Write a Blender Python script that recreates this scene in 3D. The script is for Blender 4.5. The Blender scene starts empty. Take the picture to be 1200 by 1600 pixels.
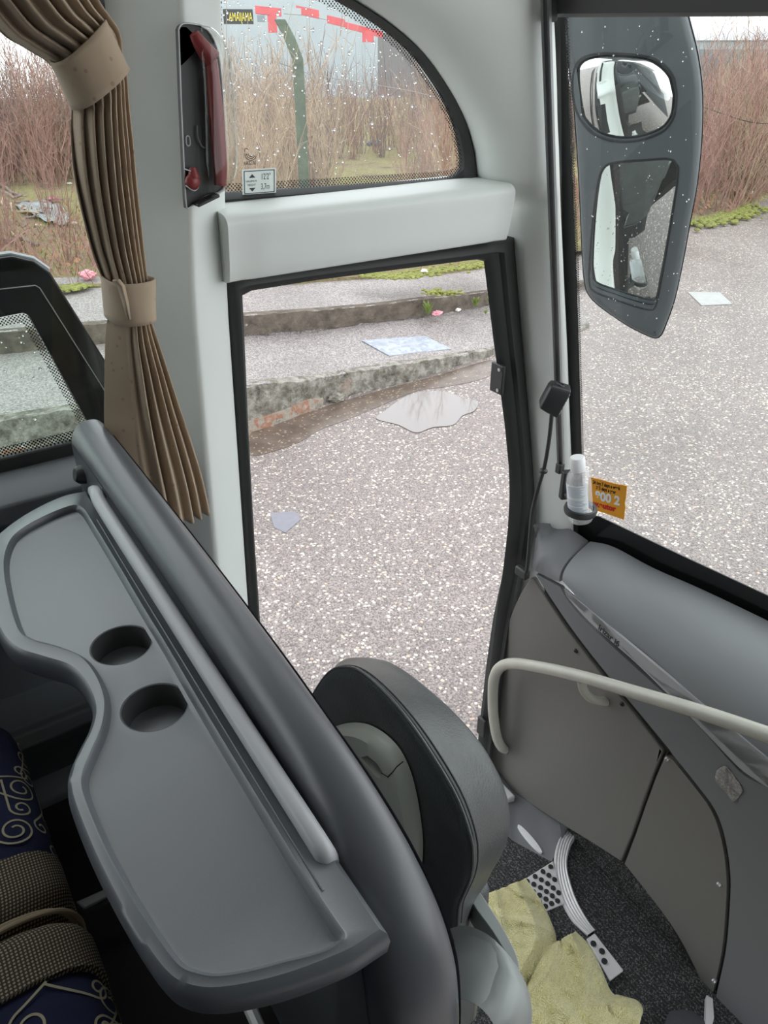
import bpy, bmesh, math, random
from mathutils import Vector, Matrix, noise as mnoise
random.seed(7)
R = math.radians
SC = bpy.context.scene
COL = SC.collection

# ---------------------------------------------------------------- camera
F = 1200.0; PITCH = R(31.0); YAW = R(33.7); CAM = Vector((0, 0, 2.9))
cp, sp, cy, sy = math.cos(PITCH), math.sin(PITCH), math.cos(YAW), math.sin(YAW)
cam_d = bpy.data.cameras.new('camera'); cam_d.sensor_fit = 'VERTICAL'
cam_d.sensor_height = 24.0; cam_d.sensor_width = 18.0; cam_d.lens = 24.0 * F / 1600.0
cam_d.clip_start = 0.02; cam_d.clip_end = 500
cam = bpy.data.objects.new('camera', cam_d); COL.objects.link(cam)
cam.location = CAM; cam.rotation_euler = (R(90) - PITCH, 0, -YAW); SC.camera = cam

def ray(px, py):
    u = (px - 600) / F; v = (800 - py) / F
    fw = cp + v * sp; up = -sp + v * cp
    return Vector((fw * sy + u * cy, fw * cy - u * sy, up))
def PX(px, py, X): d = ray(px, py); return CAM + d * (X / d.x)
def PY(px, py, Y): d = ray(px, py); return CAM + d * (Y / d.y)
def PZ(px, py, Z): d = ray(px, py); return CAM + d * ((Z - CAM.z) / d.z)
def PN(px, py, pt, n):
    d = ray(px, py); return CAM + d * ((Vector(pt) - CAM).dot(n) / d.dot(n))

# ---------------------------------------------------------------- curves of points
def lerp(a, b, t): return a + (b - a) * t
def cr(pts, per=6, closed=False):
    """Catmull-Rom resample of tuples / vectors"""
    P = [Vector(p) for p in pts]; n = len(P); out = []
    rng = range(n) if closed else range(n - 1)
    for i in rng:
        if closed: p0, p1, p2, p3 = P[(i-1) % n], P[i], P[(i+1) % n], P[(i+2) % n]
        else: p0, p1, p2, p3 = P[max(i-1, 0)], P[i], P[i+1], P[min(i+2, n-1)]
        for k in range(per):
            t = k / per; t2 = t*t; t3 = t2*t
            out.append(0.5 * ((2*p1) + (p2-p0)*t + (2*p0-5*p1+4*p2-p3)*t2 + (3*p1-p0-3*p2+p3)*t3))
    if not closed: out.append(P[-1].copy())
    return out
def resample(pts, n):
    P = [Vector(p) for p in pts]; L = [0]
    for a, b in zip(P, P[1:]): L.append(L[-1] + (b-a).length)
    out = []; j = 0
    for i in range(n):
        s = L[-1] * i / (n-1)
        while j < len(P)-2 and L[j+1] < s: j += 1
        seg = L[j+1]-L[j]
        out.append(P[j].lerp(P[j+1], 0 if seg == 0 else max(0, min(1, (s-L[j])/seg))))
    return out
def interp(tab, x):
    if x <= tab[0][0]: 
        (a, ya), (b, yb) = tab[0], tab[1]
    elif x >= tab[-1][0]:
        (a, ya), (b, yb) = tab[-2], tab[-1]
    else:
        for (a, ya), (b, yb) in zip(tab, tab[1:]):
            if a <= x <= b: break
    return ya + (yb-ya)*(x-a)/(b-a)
def off2(poly, d):
    """offset a closed 2-D outline inward by d (counter clockwise outlines shrink)"""
    n = len(poly); out = []
    area = sum(poly[i][0]*poly[(i+1) % n][1]-poly[(i+1) % n][0]*poly[i][1] for i in range(n))
    s = 1 if area > 0 else -1
    for i in range(n):
        a, b, c = poly[i-1], poly[i], poly[(i+1) % n]
        t1 = Vector((b[0]-a[0], b[1]-a[1])); t2 = Vector((c[0]-b[0], c[1]-b[1]))
        if t1.length < 1e-9 or t2.length < 1e-9: out.append((b[0], b[1])); continue
        t1.normalize(); t2.normalize()
        n1 = Vector((-t1.y, t1.x)); n2 = Vector((-t2.y, t2.x)); m = n1+n2
        if m.length < 1e-6: m = n1
        m.normalize(); k = max(0.5, m.dot(n1))
        out.append((b[0]+s*m.x*d/k, b[1]+s*m.y*d/k))
    return out

# ---------------------------------------------------------------- mesh builder
class MB:
    def __init__(s): s.v = []; s.f = []; s.m = []; s.mi = 0
    def add(s, vs, fs):
        o = len(s.v); s.v += [Vector(q) for q in vs]
        for f in fs: s.f.append([i+o for i in f]); s.m.append(s.mi)
        return s
    def box(s, c, size, rot=None):
        c = Vector(c); hx, hy, hz = size[0]/2, size[1]/2, size[2]/2
        vs = [Vector((x*hx, y*hy, z*hz)) for z in (-1, 1) for x, y in ((-1, -1), (1, -1), (1, 1), (-1, 1))]
        if rot is not None: vs = [rot @ q for q in vs]
        return s.add([q+c for q in vs], [(3, 2, 1, 0), (4, 5, 6, 7), (0, 1, 5, 4), (1, 2, 6, 5), (2, 3, 7, 6), (3, 0, 4, 7)])
    def prism(s, front, d):
        n = len(front); d = Vector(d); front = [Vector(q) for q in front]
        return s.add(front+[q+d for q in front], [tuple(range(n)), tuple(range(2*n-1, n-1, -1))]+[(i, (i+1) % n, n+(i+1) % n, n+i) for i in range(n)])
    def loft(s, secs, closed=False, cap=False, wrap=False):
        n = len(secs[0]); fs = []; m = len(secs)
        for i in range(m if wrap else m-1):
            i2 = (i+1) % m
            for j in range(n if closed else n-1):
                k = (j+1) % n; fs.append((i*n+j, i*n+k, i2*n+k, i2*n+j))
        if cap: fs.append(tuple(range(n-1, -1, -1))); fs.append(tuple((m-1)*n+j for j in range(n)))
        return s.add([q for sec in secs for q in sec], fs)
    def tube(s, pts, r, seg=10, cap=True, flat=1.0, upv=None):
        P = [Vector(q) for q in pts]; secs = []; ref = None
        for i, q in enumerate(P):
            t = (P[min(i+1, len(P)-1)]-P[max(i-1, 0)]).normalized()
            if ref is None:
                ref = Vector(upv) if upv else (Vector((0, 0, 1)) if abs(t.z) < .9 else Vector((1, 0, 0)))
            a = (ref - t*ref.dot(t)).normalized(); b = t.cross(a); ref = a
            rr = r[i] if isinstance(r, (list, tuple)) else r
            secs.append([q+(a*math.cos(2*math.pi*k/seg)*flat+b*math.sin(2*math.pi*k/seg))*rr for k in range(seg)])
        return s.loft(secs, True, cap)
    def lathe(s, prof, seg=24, M=None):
        """prof: (radius, height) along +Z, M: 4x4"""
        secs = [[Vector((r*math.cos(2*math.pi*k/seg), r*math.sin(2*math.pi*k/seg), h)) for k in range(seg)] for r, h in prof]
        if M is not None: secs = [[M @ q for q in c] for c in secs]
        return s.loft(secs, True, True)
    def fill(s, outer, holes=()):
        bm = bmesh.new(); ed = []
        for lp in [outer]+list(holes):
            vs = [bm.verts.new(q) for q in lp]
            for i in range(len(vs)): ed.append(bm.edges.new((vs[i], vs[(i+1) % len(vs)])))
        bmesh.ops.triangle_fill(bm, use_beauty=True, use_dissolve=False, edges=ed)
        bm.verts.index_update()
        s.add([q.co.copy() for q in bm.verts], [[q.index for q in f.verts] for f in bm.faces]); bm.free()
        return s
    def slab(s, outer, holes, d):
        """solid plate: outline with holes, thickness vector d"""
        d = Vector(d); s.fill(outer, holes); s.fill([Vector(q)+d for q in outer], [[Vector(q)+d for q in h] for h in holes])
        for lp in [outer]+list(holes): s.loft([[Vector(q) for q in lp], [Vector(q)+d for q in lp]], True)
        return s
    def ball(s, c, r, sub=2, scale=(1, 1, 1), rot=None):
        bm = bmesh.new(); bmesh.ops.create_icosphere(bm, subdivisions=sub, radius=1.0); bm.verts.index_update()
        vs = [Vector((q.co.x*scale[0]*r, q.co.y*scale[1]*r, q.co.z*scale[2]*r)) for q in bm.verts]
        if rot is not None: vs = [rot @ q for q in vs]
        s.add([q+Vector(c) for q in vs], [[q.index for q in f.verts] for f in bm.faces]); bm.free(); return s
    def text(s, body, size, o, ex, ey, align='LEFT', wide=1.0, lift=0.0006, bold=0.0):
        cu = bpy.data.curves.new('t', 'FONT'); cu.body = body; cu.size = size; cu.align_x = align; cu.offset = bold
        ob = bpy.data.objects.new('t', cu); COL.objects.link(ob)
        dg = bpy.context.evaluated_depsgraph_get(); me = ob.evaluated_get(dg).to_mesh()
        o = Vector(o); ex = Vector(ex).normalized(); ey = Vector(ey).normalized(); nz = ex.cross(ey)
        s.add([o+ex*q.co.x*wide+ey*q.co.y+nz*lift for q in me.vertices], [list(p.vertices) for p in me.polygons])
        bpy.data.objects.remove(ob); bpy.data.curves.remove(cu); return s
    def build(s, name, mat, parent=None, smooth=40, bevel=0, seg=2, solid=0, soff=0.0, sub=0, weld=True, kind=None, label=None):
        me = bpy.data.meshes.new(name); o = bpy.data.objects.new(name, me); COL.objects.link(o)
        if parent is None:
            xs = [q.x for q in s.v]; ys = [q.y for q in s.v]
            org = Vector(((min(xs)+max(xs))/2, (min(ys)+max(ys))/2, min(q.z for q in s.v))); o.location = org
        else:
            o.parent = parent; org = WL[parent.name]
        WL[o.name] = org.copy()
        me.from_pydata([tuple(q-org) for q in s.v], [], s.f)
        for mm in (mat if isinstance(mat, (list, tuple)) else [mat]): me.materials.append(mm)
        for p, k in zip(me.polygons, s.m): p.material_index = k
        bm = bmesh.new(); bm.from_mesh(me)
        if weld: bmesh.ops.remove_doubles(bm, verts=bm.verts, dist=1e-5)
        bmesh.ops.recalc_face_normals(bm, faces=bm.faces); bm.to_mesh(me); bm.free()
        if smooth:
            me.polygons.foreach_set('use_smooth', [True]*len(me.polygons)); me.set_sharp_from_angle(angle=R(smooth))
        if solid:
            md = o.modifiers.new('s', 'SOLIDIFY'); md.thickness = solid; md.offset = soff
        if bevel:
            md = o.modifiers.new('b', 'BEVEL'); md.width = bevel; md.segments = seg; md.limit_method = 'ANGLE'; md.angle_limit = R(40)
        if sub:
            md = o.modifiers.new('d', 'SUBSURF'); md.levels = sub; md.render_levels = sub
        if kind: o['kind'] = kind
        if label: o['label'] = label
        return o
WL = {}
def tag(o, label, cat, group=None, kind=None):
    o['label'] = label; o['category'] = cat
    if group: o['group'] = group
    if kind: o['kind'] = kind
    return o
def thing(name, loc, label, cat, group=None):
    o = bpy.data.objects.new(name, None); COL.objects.link(o); o.location = loc; o.empty_display_size = .05
    WL[o.name] = Vector(loc); return tag(o, label, cat, group)
def holder(name, loc, kind='structure'):
    o = bpy.data.objects.new(name, None); COL.objects.link(o); o.location = loc; o.empty_display_size = .05
    WL[o.name] = Vector(loc); o['kind'] = kind; return o

# ---------------------------------------------------------------- materials
class NT:
    def __init__(s, name):
        s.mat = bpy.data.materials.new(name); s.mat.use_nodes = True; s.t = s.mat.node_tree; s.n = s.t.nodes; s.l = s.t.links
        s.b = s.n['Principled BSDF']; s.out = s.n['Material Output']; s._c = None
    def coord(s):
        if s._c is None: s._c = s.n.new('ShaderNodeTexCoord')
        return s._c.outputs['Object']
    def node(s, t, **kw):
        n = s.n.new(t)
        for k, v in kw.items():
            if k.startswith('i_'):
                key = k[2:].replace('_', ' ')
                sock = n.inputs[int(key)] if key.isdigit() else n.inputs[key]
                if hasattr(v, 'node'): s.l.new(v, sock)
                else: sock.default_value = v
            else: setattr(n, k, v)
        return n
    def noise(s, scale, detail=4, rough=.55, vec=None):
        return s.node('ShaderNodeTexNoise', i_Vector=vec or s.coord(), i_Scale=scale, i_Detail=detail, i_Roughness=rough)
    def vor(s, scale, vec=None, feature='F1'):
        return s.node('ShaderNodeTexVoronoi', feature=feature, i_Vector=vec or s.coord(), i_Scale=scale)
    def math(s, op, a, b=0.0, c=False):
        return s.node('ShaderNodeMath', operation=op, use_clamp=c, i_0=a, i_1=b).outputs[0]
    def ramp(s, fac, stops):
        n = s.n.new('ShaderNodeValToRGB'); s.l.new(fac, n.inputs[0]); e = n.color_ramp.elements
        while len(e) < len(stops): e.new(.5)
        for q, (p, c) in zip(e, stops): q.position = p; q.color = c if len(c) == 4 else (*c, 1)
        return n.outputs[0]
    def mix(s, fac, a, b, mode='MIX'):
        n = s.n.new('ShaderNodeMix'); n.data_type = 'RGBA'; n.blend_type = mode
        for sock, v in ((n.inputs[0], fac), (n.inputs[6], a), (n.inputs[7], b)):
            if hasattr(v, 'node'): s.l.new(v, sock)
            else: sock.default_value = v if not isinstance(v, tuple) or len(v) == 4 else (*v, 1)
        return n.outputs[2]
    def set(s, **kw):
        for k, v in kw.items():
            sock = s.b.inputs[k.replace('_', ' ')]
            if hasattr(v, 'node'): s.l.new(v, sock)
            else: sock.default_value = v if not isinstance(v, tuple) or len(v) == 4 else (*v, 1)
        return s
    def bump(s, h, strength=.3, dist=.002):
        n = s.node('ShaderNodeBump', i_Strength=strength, i_Distance=dist, i_Height=h); s.l.new(n.outputs[0], s.b.inputs['Normal']); return s

def srgb(r, g, b):
    f = lambda c: ((c/255+.055)/1.055)**2.4 if c > 10 else c/255/12.92
    return (f(r), f(g), f(b))
def plain(name, col, rough=.5, metal=0.0, bs=0, bst=.15, bd=.001, var=0.0, vs=6, spec=.5, vor=False, coat=0):
    t = NT(name); c = (*col, 1)
    if var:
        n = t.noise(vs, 5)
        a = tuple(max(0, x*(1-var)) for x in col); b = tuple(min(1, x*(1+var)) for x in col)
        t.set(Base_Color=t.ramp(n.outputs[0], [(.3, a), (.7, b)]))
    else: t.set(Base_Color=c)
    t.set(Roughness=rough, Metallic=metal, Specular_IOR_Level=spec)
    if coat: t.set(Coat_Weight=coat, Coat_Roughness=.1)
    if bs:
        h = t.vor(bs).outputs['Distance'] if vor else t.noise(bs, 3).outputs[0]
        t.bump(h, bst, bd)
    return t.mat
def glass_mat(name, tint=(.93, .97, .95), rough=0.0, refl=1.0):
    t = NT(name); t.n.remove(t.b)
    tr = t.node('ShaderNodeBsdfTransparent'); tr.inputs[0].default_value = (*tint, 1)
    gl = t.node('ShaderNodeBsdfGlossy'); gl.inputs['Roughness'].default_value = rough; gl.inputs['Color'].default_value = (refl, refl, refl, 1)
    fr = t.node('ShaderNodeFresnel'); ge = t.node('ShaderNodeNewGeometry'); t.l.new(t.math('ADD', 1.42, t.math('MULTIPLY', ge.outputs['Backfacing'], 1/1.42-1.42)), fr.inputs['IOR'])
    mx = t.node('ShaderNodeMixShader'); t.l.new(fr.outputs[0], mx.inputs[0]); t.l.new(tr.outputs[0], mx.inputs[1]); t.l.new(gl.outputs[0], mx.inputs[2])
    t.l.new(mx.outputs[0], t.out.inputs[0]); return t.mat

M = {}
M['vinyl'] = plain('vinyl_pale', srgb(228, 233, 229), .5, bs=900, bst=.12, bd=.0004, vor=True, var=.03, vs=3)
M['rubber'] = plain('rubber_black', srgb(52, 54, 54), .55, bs=200, bst=.05)
M['frit'] = plain('frit_black', srgb(20, 22, 22), .18)
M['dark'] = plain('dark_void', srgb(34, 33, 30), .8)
M['plastic'] = plain('plastic_grey', srgb(106, 110, 113), .42, bs=1400, bst=.18, bd=.0004, vor=True)
M['plastic_mid'] = plain('plastic_mid_grey', srgb(112, 114, 116), .55, bs=1400, bst=.18, bd=.0004, vor=True)
M['plastic_warm'] = plain('plastic_warm_grey', srgb(112, 111, 107), .55, bs=1500, bst=.15, bd=.0004, vor=True)
M['pad'] = plain('pad_grey', srgb(128, 132, 134), .5, bs=1500, bst=.15, bd=.0004, vor=True)
M['rail_pad'] = plain('rail_pad_grey', srgb(82, 85, 89), .33, bs=1500, bst=.12, bd=.0004, vor=True, spec=.8)
M['bar'] = plain('bar_light_grey', srgb(182, 184, 188), .35)
M['alu'] = plain('aluminium', srgb(216, 216, 216), .4, .15, bs=60, bst=.05, var=.05)
M['alu_dark'] = plain('aluminium_dull', srgb(150, 150, 150), .4, .7)
M['black'] = plain('plastic_black', srgb(48, 50, 51), .45, bs=800, bst=.1, bd=.0004)
M['screw'] = plain('screw_dark', srgb(40, 40, 42), .3, .3)
M['rivet'] = plain('rivet_light', srgb(190, 190, 190), .3, .6)
M['enamel'] = plain('enamel_cream', srgb(178, 178, 167), .32, var=.05, vs=14, bs=40, bst=.04)
M['white'] = plain('white_plastic', srgb(238, 240, 240), .35)
M['shell'] = plain('shell_grey_green', srgb(214, 218, 206), .3, var=.03)
M['shell_side'] = plain('seat_side_grey', srgb(146, 152, 150), .35)
M['glass'] = glass_mat('window_glass', (.95, .98, .965))
M['glass_door'] = glass_mat('door_glass', (.80, .88, .84))
M['clear'] = glass_mat('clear_plastic', (.90, .91, .89), .04)
def gel():
    t = NT('clear_gel'); t.n.remove(t.b); a = t.node('ShaderNodeBsdfTransparent'); d = t.node('ShaderNodeBsdfTranslucent'); d.inputs[0].default_value = (.93, .95, .96, 1); e = t.node('ShaderNodeBsdfDiffuse'); e.inputs[0].default_value = (.9, .92, .93, 1); g = t.node('ShaderNodeBsdfGlossy'); g.inputs['Roughness'].default_value = .05
    def mx(f, x, y):
        m = t.node('ShaderNodeMixShader'); m.inputs[0].default_value = f; t.l.new(x.outputs[0], m.inputs[1]); t.l.new(y.outputs[0], m.inputs[2]); return m
    t.l.new(mx(.07, mx(.22, a, mx(.5, d, e)), g).outputs[0], t.out.inputs[0]); return t.mat  # white diffuse share stands in for light refracted by the gel
M['liquid'] = gel()
M['mirror'] = plain('mirror_silver', (.80, .84, .83), .015, 1.0)
M['red'] = plain('red_plastic', srgb(138, 54, 56), .35)
M['mirror_shell'] = plain('mirror_housing', srgb(92, 98, 101), .42, bs=500, bst=.12, bd=.0006)
def drop_mat():
    t = NT('raindrop_water'); t.set(Base_Color=(1, 1, 1, 1), Roughness=0.0, IOR=1.33, Transmission_Weight=1.0); return t.mat
M['drop'] = drop_mat()
def leather():
    t = NT('leather_black'); v = t.vor(330); n = t.noise(12, 4)
    t.set(Base_Color=t.ramp(n.outputs[0], [(.3, srgb(66, 70, 69)), (.7, srgb(82, 87, 87))]), Roughness=.36)
    t.bump(t.math('ADD', v.outputs['Distance'], t.math('MULTIPLY', n.outputs[0], .5)), .35, .0012); return t.mat
M['leather'] = leather()
def curtain_mat():
    t = NT('curtain_cloth'); v = t.vor(42); m = t.math('LESS_THAN', v.outputs['Distance'], .13)
    n = t.noise(5, 4)
    base = t.ramp(n.outputs[0], [(.3, srgb(160, 142, 120)), (.7, srgb(176, 157, 134))])
    t.set(Base_Color=t.mix(t.math('MULTIPLY', m, .55), base, srgb(140, 104, 92)), Roughness=.9, Sheen_Weight=.2)
    t.bump(t.noise(700, 2).outputs[0], .25, .0006); return t.mat
M['curtain'] = curtain_mat()
def towel_mat():
    t = NT('towel_terry'); v = t.vor(260); n = t.noise(9, 5, .6); n2 = t.noise(40, 3)
    c = t.ramp(n.outputs[0], [(.25, srgb(216, 208, 132)), (.55, srgb(236, 229, 160)), (.8, srgb(244, 239, 190))])
    t.set(Base_Color=t.mix(t.math('MULTIPLY', n2.outputs[0], .35), c, srgb(240, 236, 190)), Roughness=1.0, Sheen_Weight=.4)
    t.bump(t.math('ADD', v.outputs['Distance'], n2.outputs[0]), 1.0, .007); return t.mat
M['towel'] = towel_mat()
def carpet():
    t = NT('carpet_charcoal'); v = t.vor(330); w = t.node('ShaderNodeTexWave', i_Vector=t.coord(), i_Scale=26, i_Distortion=2.5, i_Detail=2)
    m = t.math('GREATER_THAN', t.node('ShaderNodeSeparateColor', i_Color=v.outputs['Color']).outputs[0], .82)
    base = t.ramp(w.outputs[0], [(.2, srgb(40, 40, 41)), (.8, srgb(60, 60, 61))])
    t.set(Base_Color=t.mix(t.math('MULTIPLY', m, .8), base, srgb(122, 122, 122)), Roughness=.95)
    t.bump(t.math('ADD', v.outputs['Distance'], w.outputs[0]), .8, .003); return t.mat
M['carpet'] = carpet()
def meshcloth():
    t = NT('seat_mesh_cloth'); sx = t.node('ShaderNodeSeparateXYZ', i_Vector=t.coord())
    a = t.math('SINE', t.math('MULTIPLY', t.math('ADD', sx.outputs[0], sx.outputs[1]), 560)); b = t.math('SINE', t.math('MULTIPLY', t.math('SUBTRACT', t.math('ADD', sx.outputs[1], sx.outputs[2]), sx.outputs[0]), 560))
    m = t.math('GREATER_THAN', t.math('MULTIPLY', a, b), .25)
    t.set(Base_Color=t.mix(m, srgb(62, 55, 46), srgb(168, 152, 130)), Roughness=.9); t.bump(m, .3, .0008); return t.mat
M['meshcloth'] = meshcloth()
M['navy'] = plain('seat_navy_plush', srgb(30, 34, 66), .95, bs=900, bst=.3, bd=.001, var=.12, vs=60)
M['thread'] = plain('embroidery_beige', srgb(178, 168, 142), .9)
M['piping'] = plain('piping_beige', srgb(166, 148, 122), .85)
def asphalt():
    t = NT('asphalt_gravel'); nz = t.noise(26, 3); off = t.node('ShaderNodeVectorMath', operation='SCALE', i_0=nz.outputs['Color'], i_Scale=.022)
    vec = t.node('ShaderNodeVectorMath', operation='ADD', i_0=t.coord(), i_1=off.outputs[0]).outputs[0]
    v = t.vor(46, vec); v2 = t.vor(115); big = t.noise(.55, 4); n = t.noise(30, 3)
    sep = t.node('ShaderNodeSeparateColor', i_Color=v.outputs['Color']); s2 = t.node('ShaderNodeSeparateColor', i_Color=v2.outputs['Color'])
    chip = t.math('MULTIPLY', t.math('GREATER_THAN', sep.outputs[0], .80), t.math('LESS_THAN', v.outputs['Distance'], t.math('ADD', .22, t.math('MULTIPLY', sep.outputs[2], .42))))
    base = t.ramp(s2.outputs[1], [(0, srgb(92, 86, 84)), (.45, srgb(132, 125, 122)), (1, srgb(164, 157, 153))])
    base = t.mix(t.math('MULTIPLY', t.math('GREATER_THAN', s2.outputs[2], .9), .6), base, srgb(86, 84, 84))
    cc = t.ramp(sep.outputs[1], [(0, srgb(204, 192, 170)), (.5, srgb(222, 218, 208)), (.8, srgb(192, 190, 186)), (1, srgb(204, 172, 146))])
    wet = t.ramp(big.outputs[0], [(.35, (.78, .74, .72)), (.6, (1.0, .965, .945))])
    t.set(Base_Color=t.mix(1.0, t.mix(chip, base, cc), wet, 'MULTIPLY'), Roughness=t.ramp(big.outputs[0], [(.35, (.30,)*3), (.65, (.55,)*3)]))
    t.bump(t.math('ADD', t.math('MULTIPLY', v.outputs['Distance'], -1), t.math('MULTIPLY', v2.outputs['Distance'], -.5)), .5, .006); return t.mat
M['asphalt'] = asphalt()
def pavement():
    t = NT('pavement_tarmac'); v = t.vor(90); big = t.noise(.9, 5); s = t.node('ShaderNodeSeparateColor', i_Color=v.outputs['Color'])
    base = t.ramp(s.outputs[0], [(0, srgb(104, 100, 99)), (.5, srgb(142, 137, 135)), (1, srgb(182, 178, 174))])
    t.set(Base_Color=t.mix(1.0, base, t.ramp(big.outputs[0], [(.3, (.72, .70, .68)), (.6, (1, .98, .97))]), 'MULTIPLY'), Roughness=.5)
    t.bump(v.outputs['Distance'], .5, .005); return t.mat
M['pavement'] = pavement()
def kerbstone():
    t = NT('kerb_concrete'); n = t.noise(9, 8, .7); n2 = t.noise(2.2, 4); n3 = t.noise(45, 3)
    c = t.ramp(n.outputs[0], [(.28, srgb(58, 54, 48)), (.45, srgb(128, 124, 112)), (.62, srgb(176, 174, 164)), (.8, srgb(120, 112, 98))])
    c = t.mix(t.math('MULTIPLY', t.math('GREATER_THAN', n2.outputs[0], .66), .28), c, srgb(150, 104, 82))
    t.set(Base_Color=c, Roughness=.85); t.bump(t.math('ADD', n.outputs[0], t.math('MULTIPLY', n3.outputs[0], .3)), 1.0, .05); return t.mat
M['kerb'] = kerbstone()
M['kerb_dark'] = plain('kerb_dark_step', srgb(98, 90, 80), .9, bs=14, bst=.9, bd=.03, var=.4, vs=8)
def scrub_ground():
    t = NT('scrub_soil'); n = t.noise(.9, 6, .65); n2 = t.noise(14, 6, .7)
    c = t.ramp(n.outputs[0], [(.36, srgb(112, 90, 74)), (.46, srgb(150, 136, 98)), (.54, srgb(156, 154, 88)), (.72, srgb(136, 122, 86))])
    t.set(Base_Color=t.mix(.45, c, t.ramp(n2.outputs[0], [(.3, srgb(66, 54, 44)), (.6, srgb(176, 162, 130))])), Roughness=1)
    t.bump(n2.outputs[0], 1.0, .08); return t.mat
M['soil'] = scrub_ground()
M['moss'] = plain('moss_green', srgb(138, 142, 76), .95, bs=40, bst=1, bd=.03, var=.35, vs=22)
M['twig_a'] = plain('twig_red_brown', srgb(150, 116, 106), .8, var=.3, vs=3)
M['twig_b'] = plain('twig_tan', srgb(168, 148, 126), .8, var=.25, vs=3)
M['twig_c'] = plain('twig_grey', srgb(132, 116, 110), .8, var=.25, vs=3)
M['leafdry'] = plain('dry_leaf', srgb(150, 112, 84), .9, var=.3, vs=5)
M['post'] = plain('post_concrete', srgb(96, 108, 92), .9, bs=30, bst=.6, bd=.01, var=.25, vs=6)
def frit_dots(name, step, ax=0):
    t = NT(name); sx = t.node('ShaderNodeSeparateXYZ', i_Vector=t.coord()); k = 2*math.pi/step
    a = t.math('COSINE', t.math('MULTIPLY', t.math('ADD', sx.outputs[ax], sx.outputs[2]), k)); b = t.math('COSINE', t.math('MULTIPLY', t.math('SUBTRACT', sx.outputs[ax], sx.outputs[2]), k))
    m = t.math('GREATER_THAN', t.math('ADD', a, b), .35)
    t.set(Base_Color=(*srgb(22, 24, 24), 1), Roughness=.3, Alpha=m); return t.mat
M['dots'] = frit_dots('frit_dots', .0075); M['dots_screen'] = frit_dots('frit_dots_screen', .006, 1)
M['rust'] = plain('brick_red', srgb(168, 104, 80), .9, bs=20, bst=.5, bd=.01, var=.2, vs=10)
M['red_paint'] = plain('red_paint', srgb(208, 92, 98), .5, var=.1, vs=2)
M['cladding'] = plain('grey_cladding', srgb(172, 182, 186), .6, var=.05, vs=1)
M['cladding_dark'] = plain('cladding_dark', srgb(128, 140, 146), .5)
M['sign_black'] = plain('sign_black', srgb(32, 36, 36), .5)
M['sign_yellow'] = plain('sign_yellow', srgb(236, 220, 60), .5)
# ================================================================ OUTSIDE
XS = [-420, -300, -180, -80, 0, 60, 120, 168, 220, 300, 384, 420, 455, 485, 505, 527, 560, 600, 640, 680, 720, 768, 820, 870, 920]
K1B = [(-420, 796), (0, 716), (74, 708), (392, 671), (450, 651), (506, 627), (604, 601), (653, 591), (725, 567), (779, 552), (920, 512)]
K1T = [(-420, 712), (0, 656), (90, 642), (387, 602), (485, 593), (527, 586), (590, 574), (653, 566), (725, 554), (779, 545), (920, 508)]
K2B = [(-420, 594), (0, 553), (72, 546), (168, 536), (384, 522), (520, 512), (625, 498), (667, 493), (716, 486), (768, 474), (920, 446)]
K2T = [(-420, 553), (0, 519), (54, 515), (146, 506), (384, 493), (485, 486), (590, 477), (660, 467), (716, 462), (768, 455), (920, 440)]
PB = [(-420, 480), (0, 455), (110, 451), (384, 443), (576, 434), (653, 430), (768, 414), (920, 396)]
def lift(base, px, py):
    """height of the point seen at (px,py) straight above a known ground point"""
    d = ray(px, py); h = math.hypot(base.x, base.y); return CAM.z + d.z*h/math.hypot(d.x, d.y)
lower, upper, front_edge = [], [], []
for i, x in enumerate(XS):
    jit = .012*math.sin(x*.11)+.008*math.sin(x*.37)
    b1 = PZ(x, interp(K1B, x), 0); h1 = max(.03, lift(b1, x, interp(K1T, x))); t1 = Vector((b1.x, b1.y+.02, h1))
    t1 = PZ(x, interp(K1T, x), h1)
    b2 = PZ(x, interp(K2B, x), h1); h2 = max(h1+.02, lift(b2, x, interp(K2T, x))); t2 = PZ(x, interp(K2T, x), h2)
    p2 = PZ(x, interp(PB, x), h2)
    lower.append((b1, t1, b2)); upper.append((b2, t2, p2)); front_edge.append((x, p2))
# asphalt yard
g = MB(); g.add([(-30, -12, 0), (60, -12, 0), (60, 60, 0), (-30, 60, 0)], [(0, 1, 2, 3)])
g.build('ground', M['asphalt'], kind='structure', smooth=0)
secs = [[Vector((b1.x, b1.y, -.05)), t1, b2+Vector((0, .35, 0)), Vector((b2.x, b2.y+.35, -.05))] for b1, t1, b2 in lower]
MB().loft(secs, True, True).build('pavement_lower', M['pavement'], kind='structure', smooth=0)
secs = [[Vector((b2.x, b2.y, b2.z-.1)), t2, p2+Vector((0, .6, 0)), Vector((p2.x, p2.y+.6, b2.z-.1))] for b2, t2, p2 in upper]
MB().loft(secs, True, True).build('pavement_upper', M['pavement'], kind='structure', smooth=0)
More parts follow.
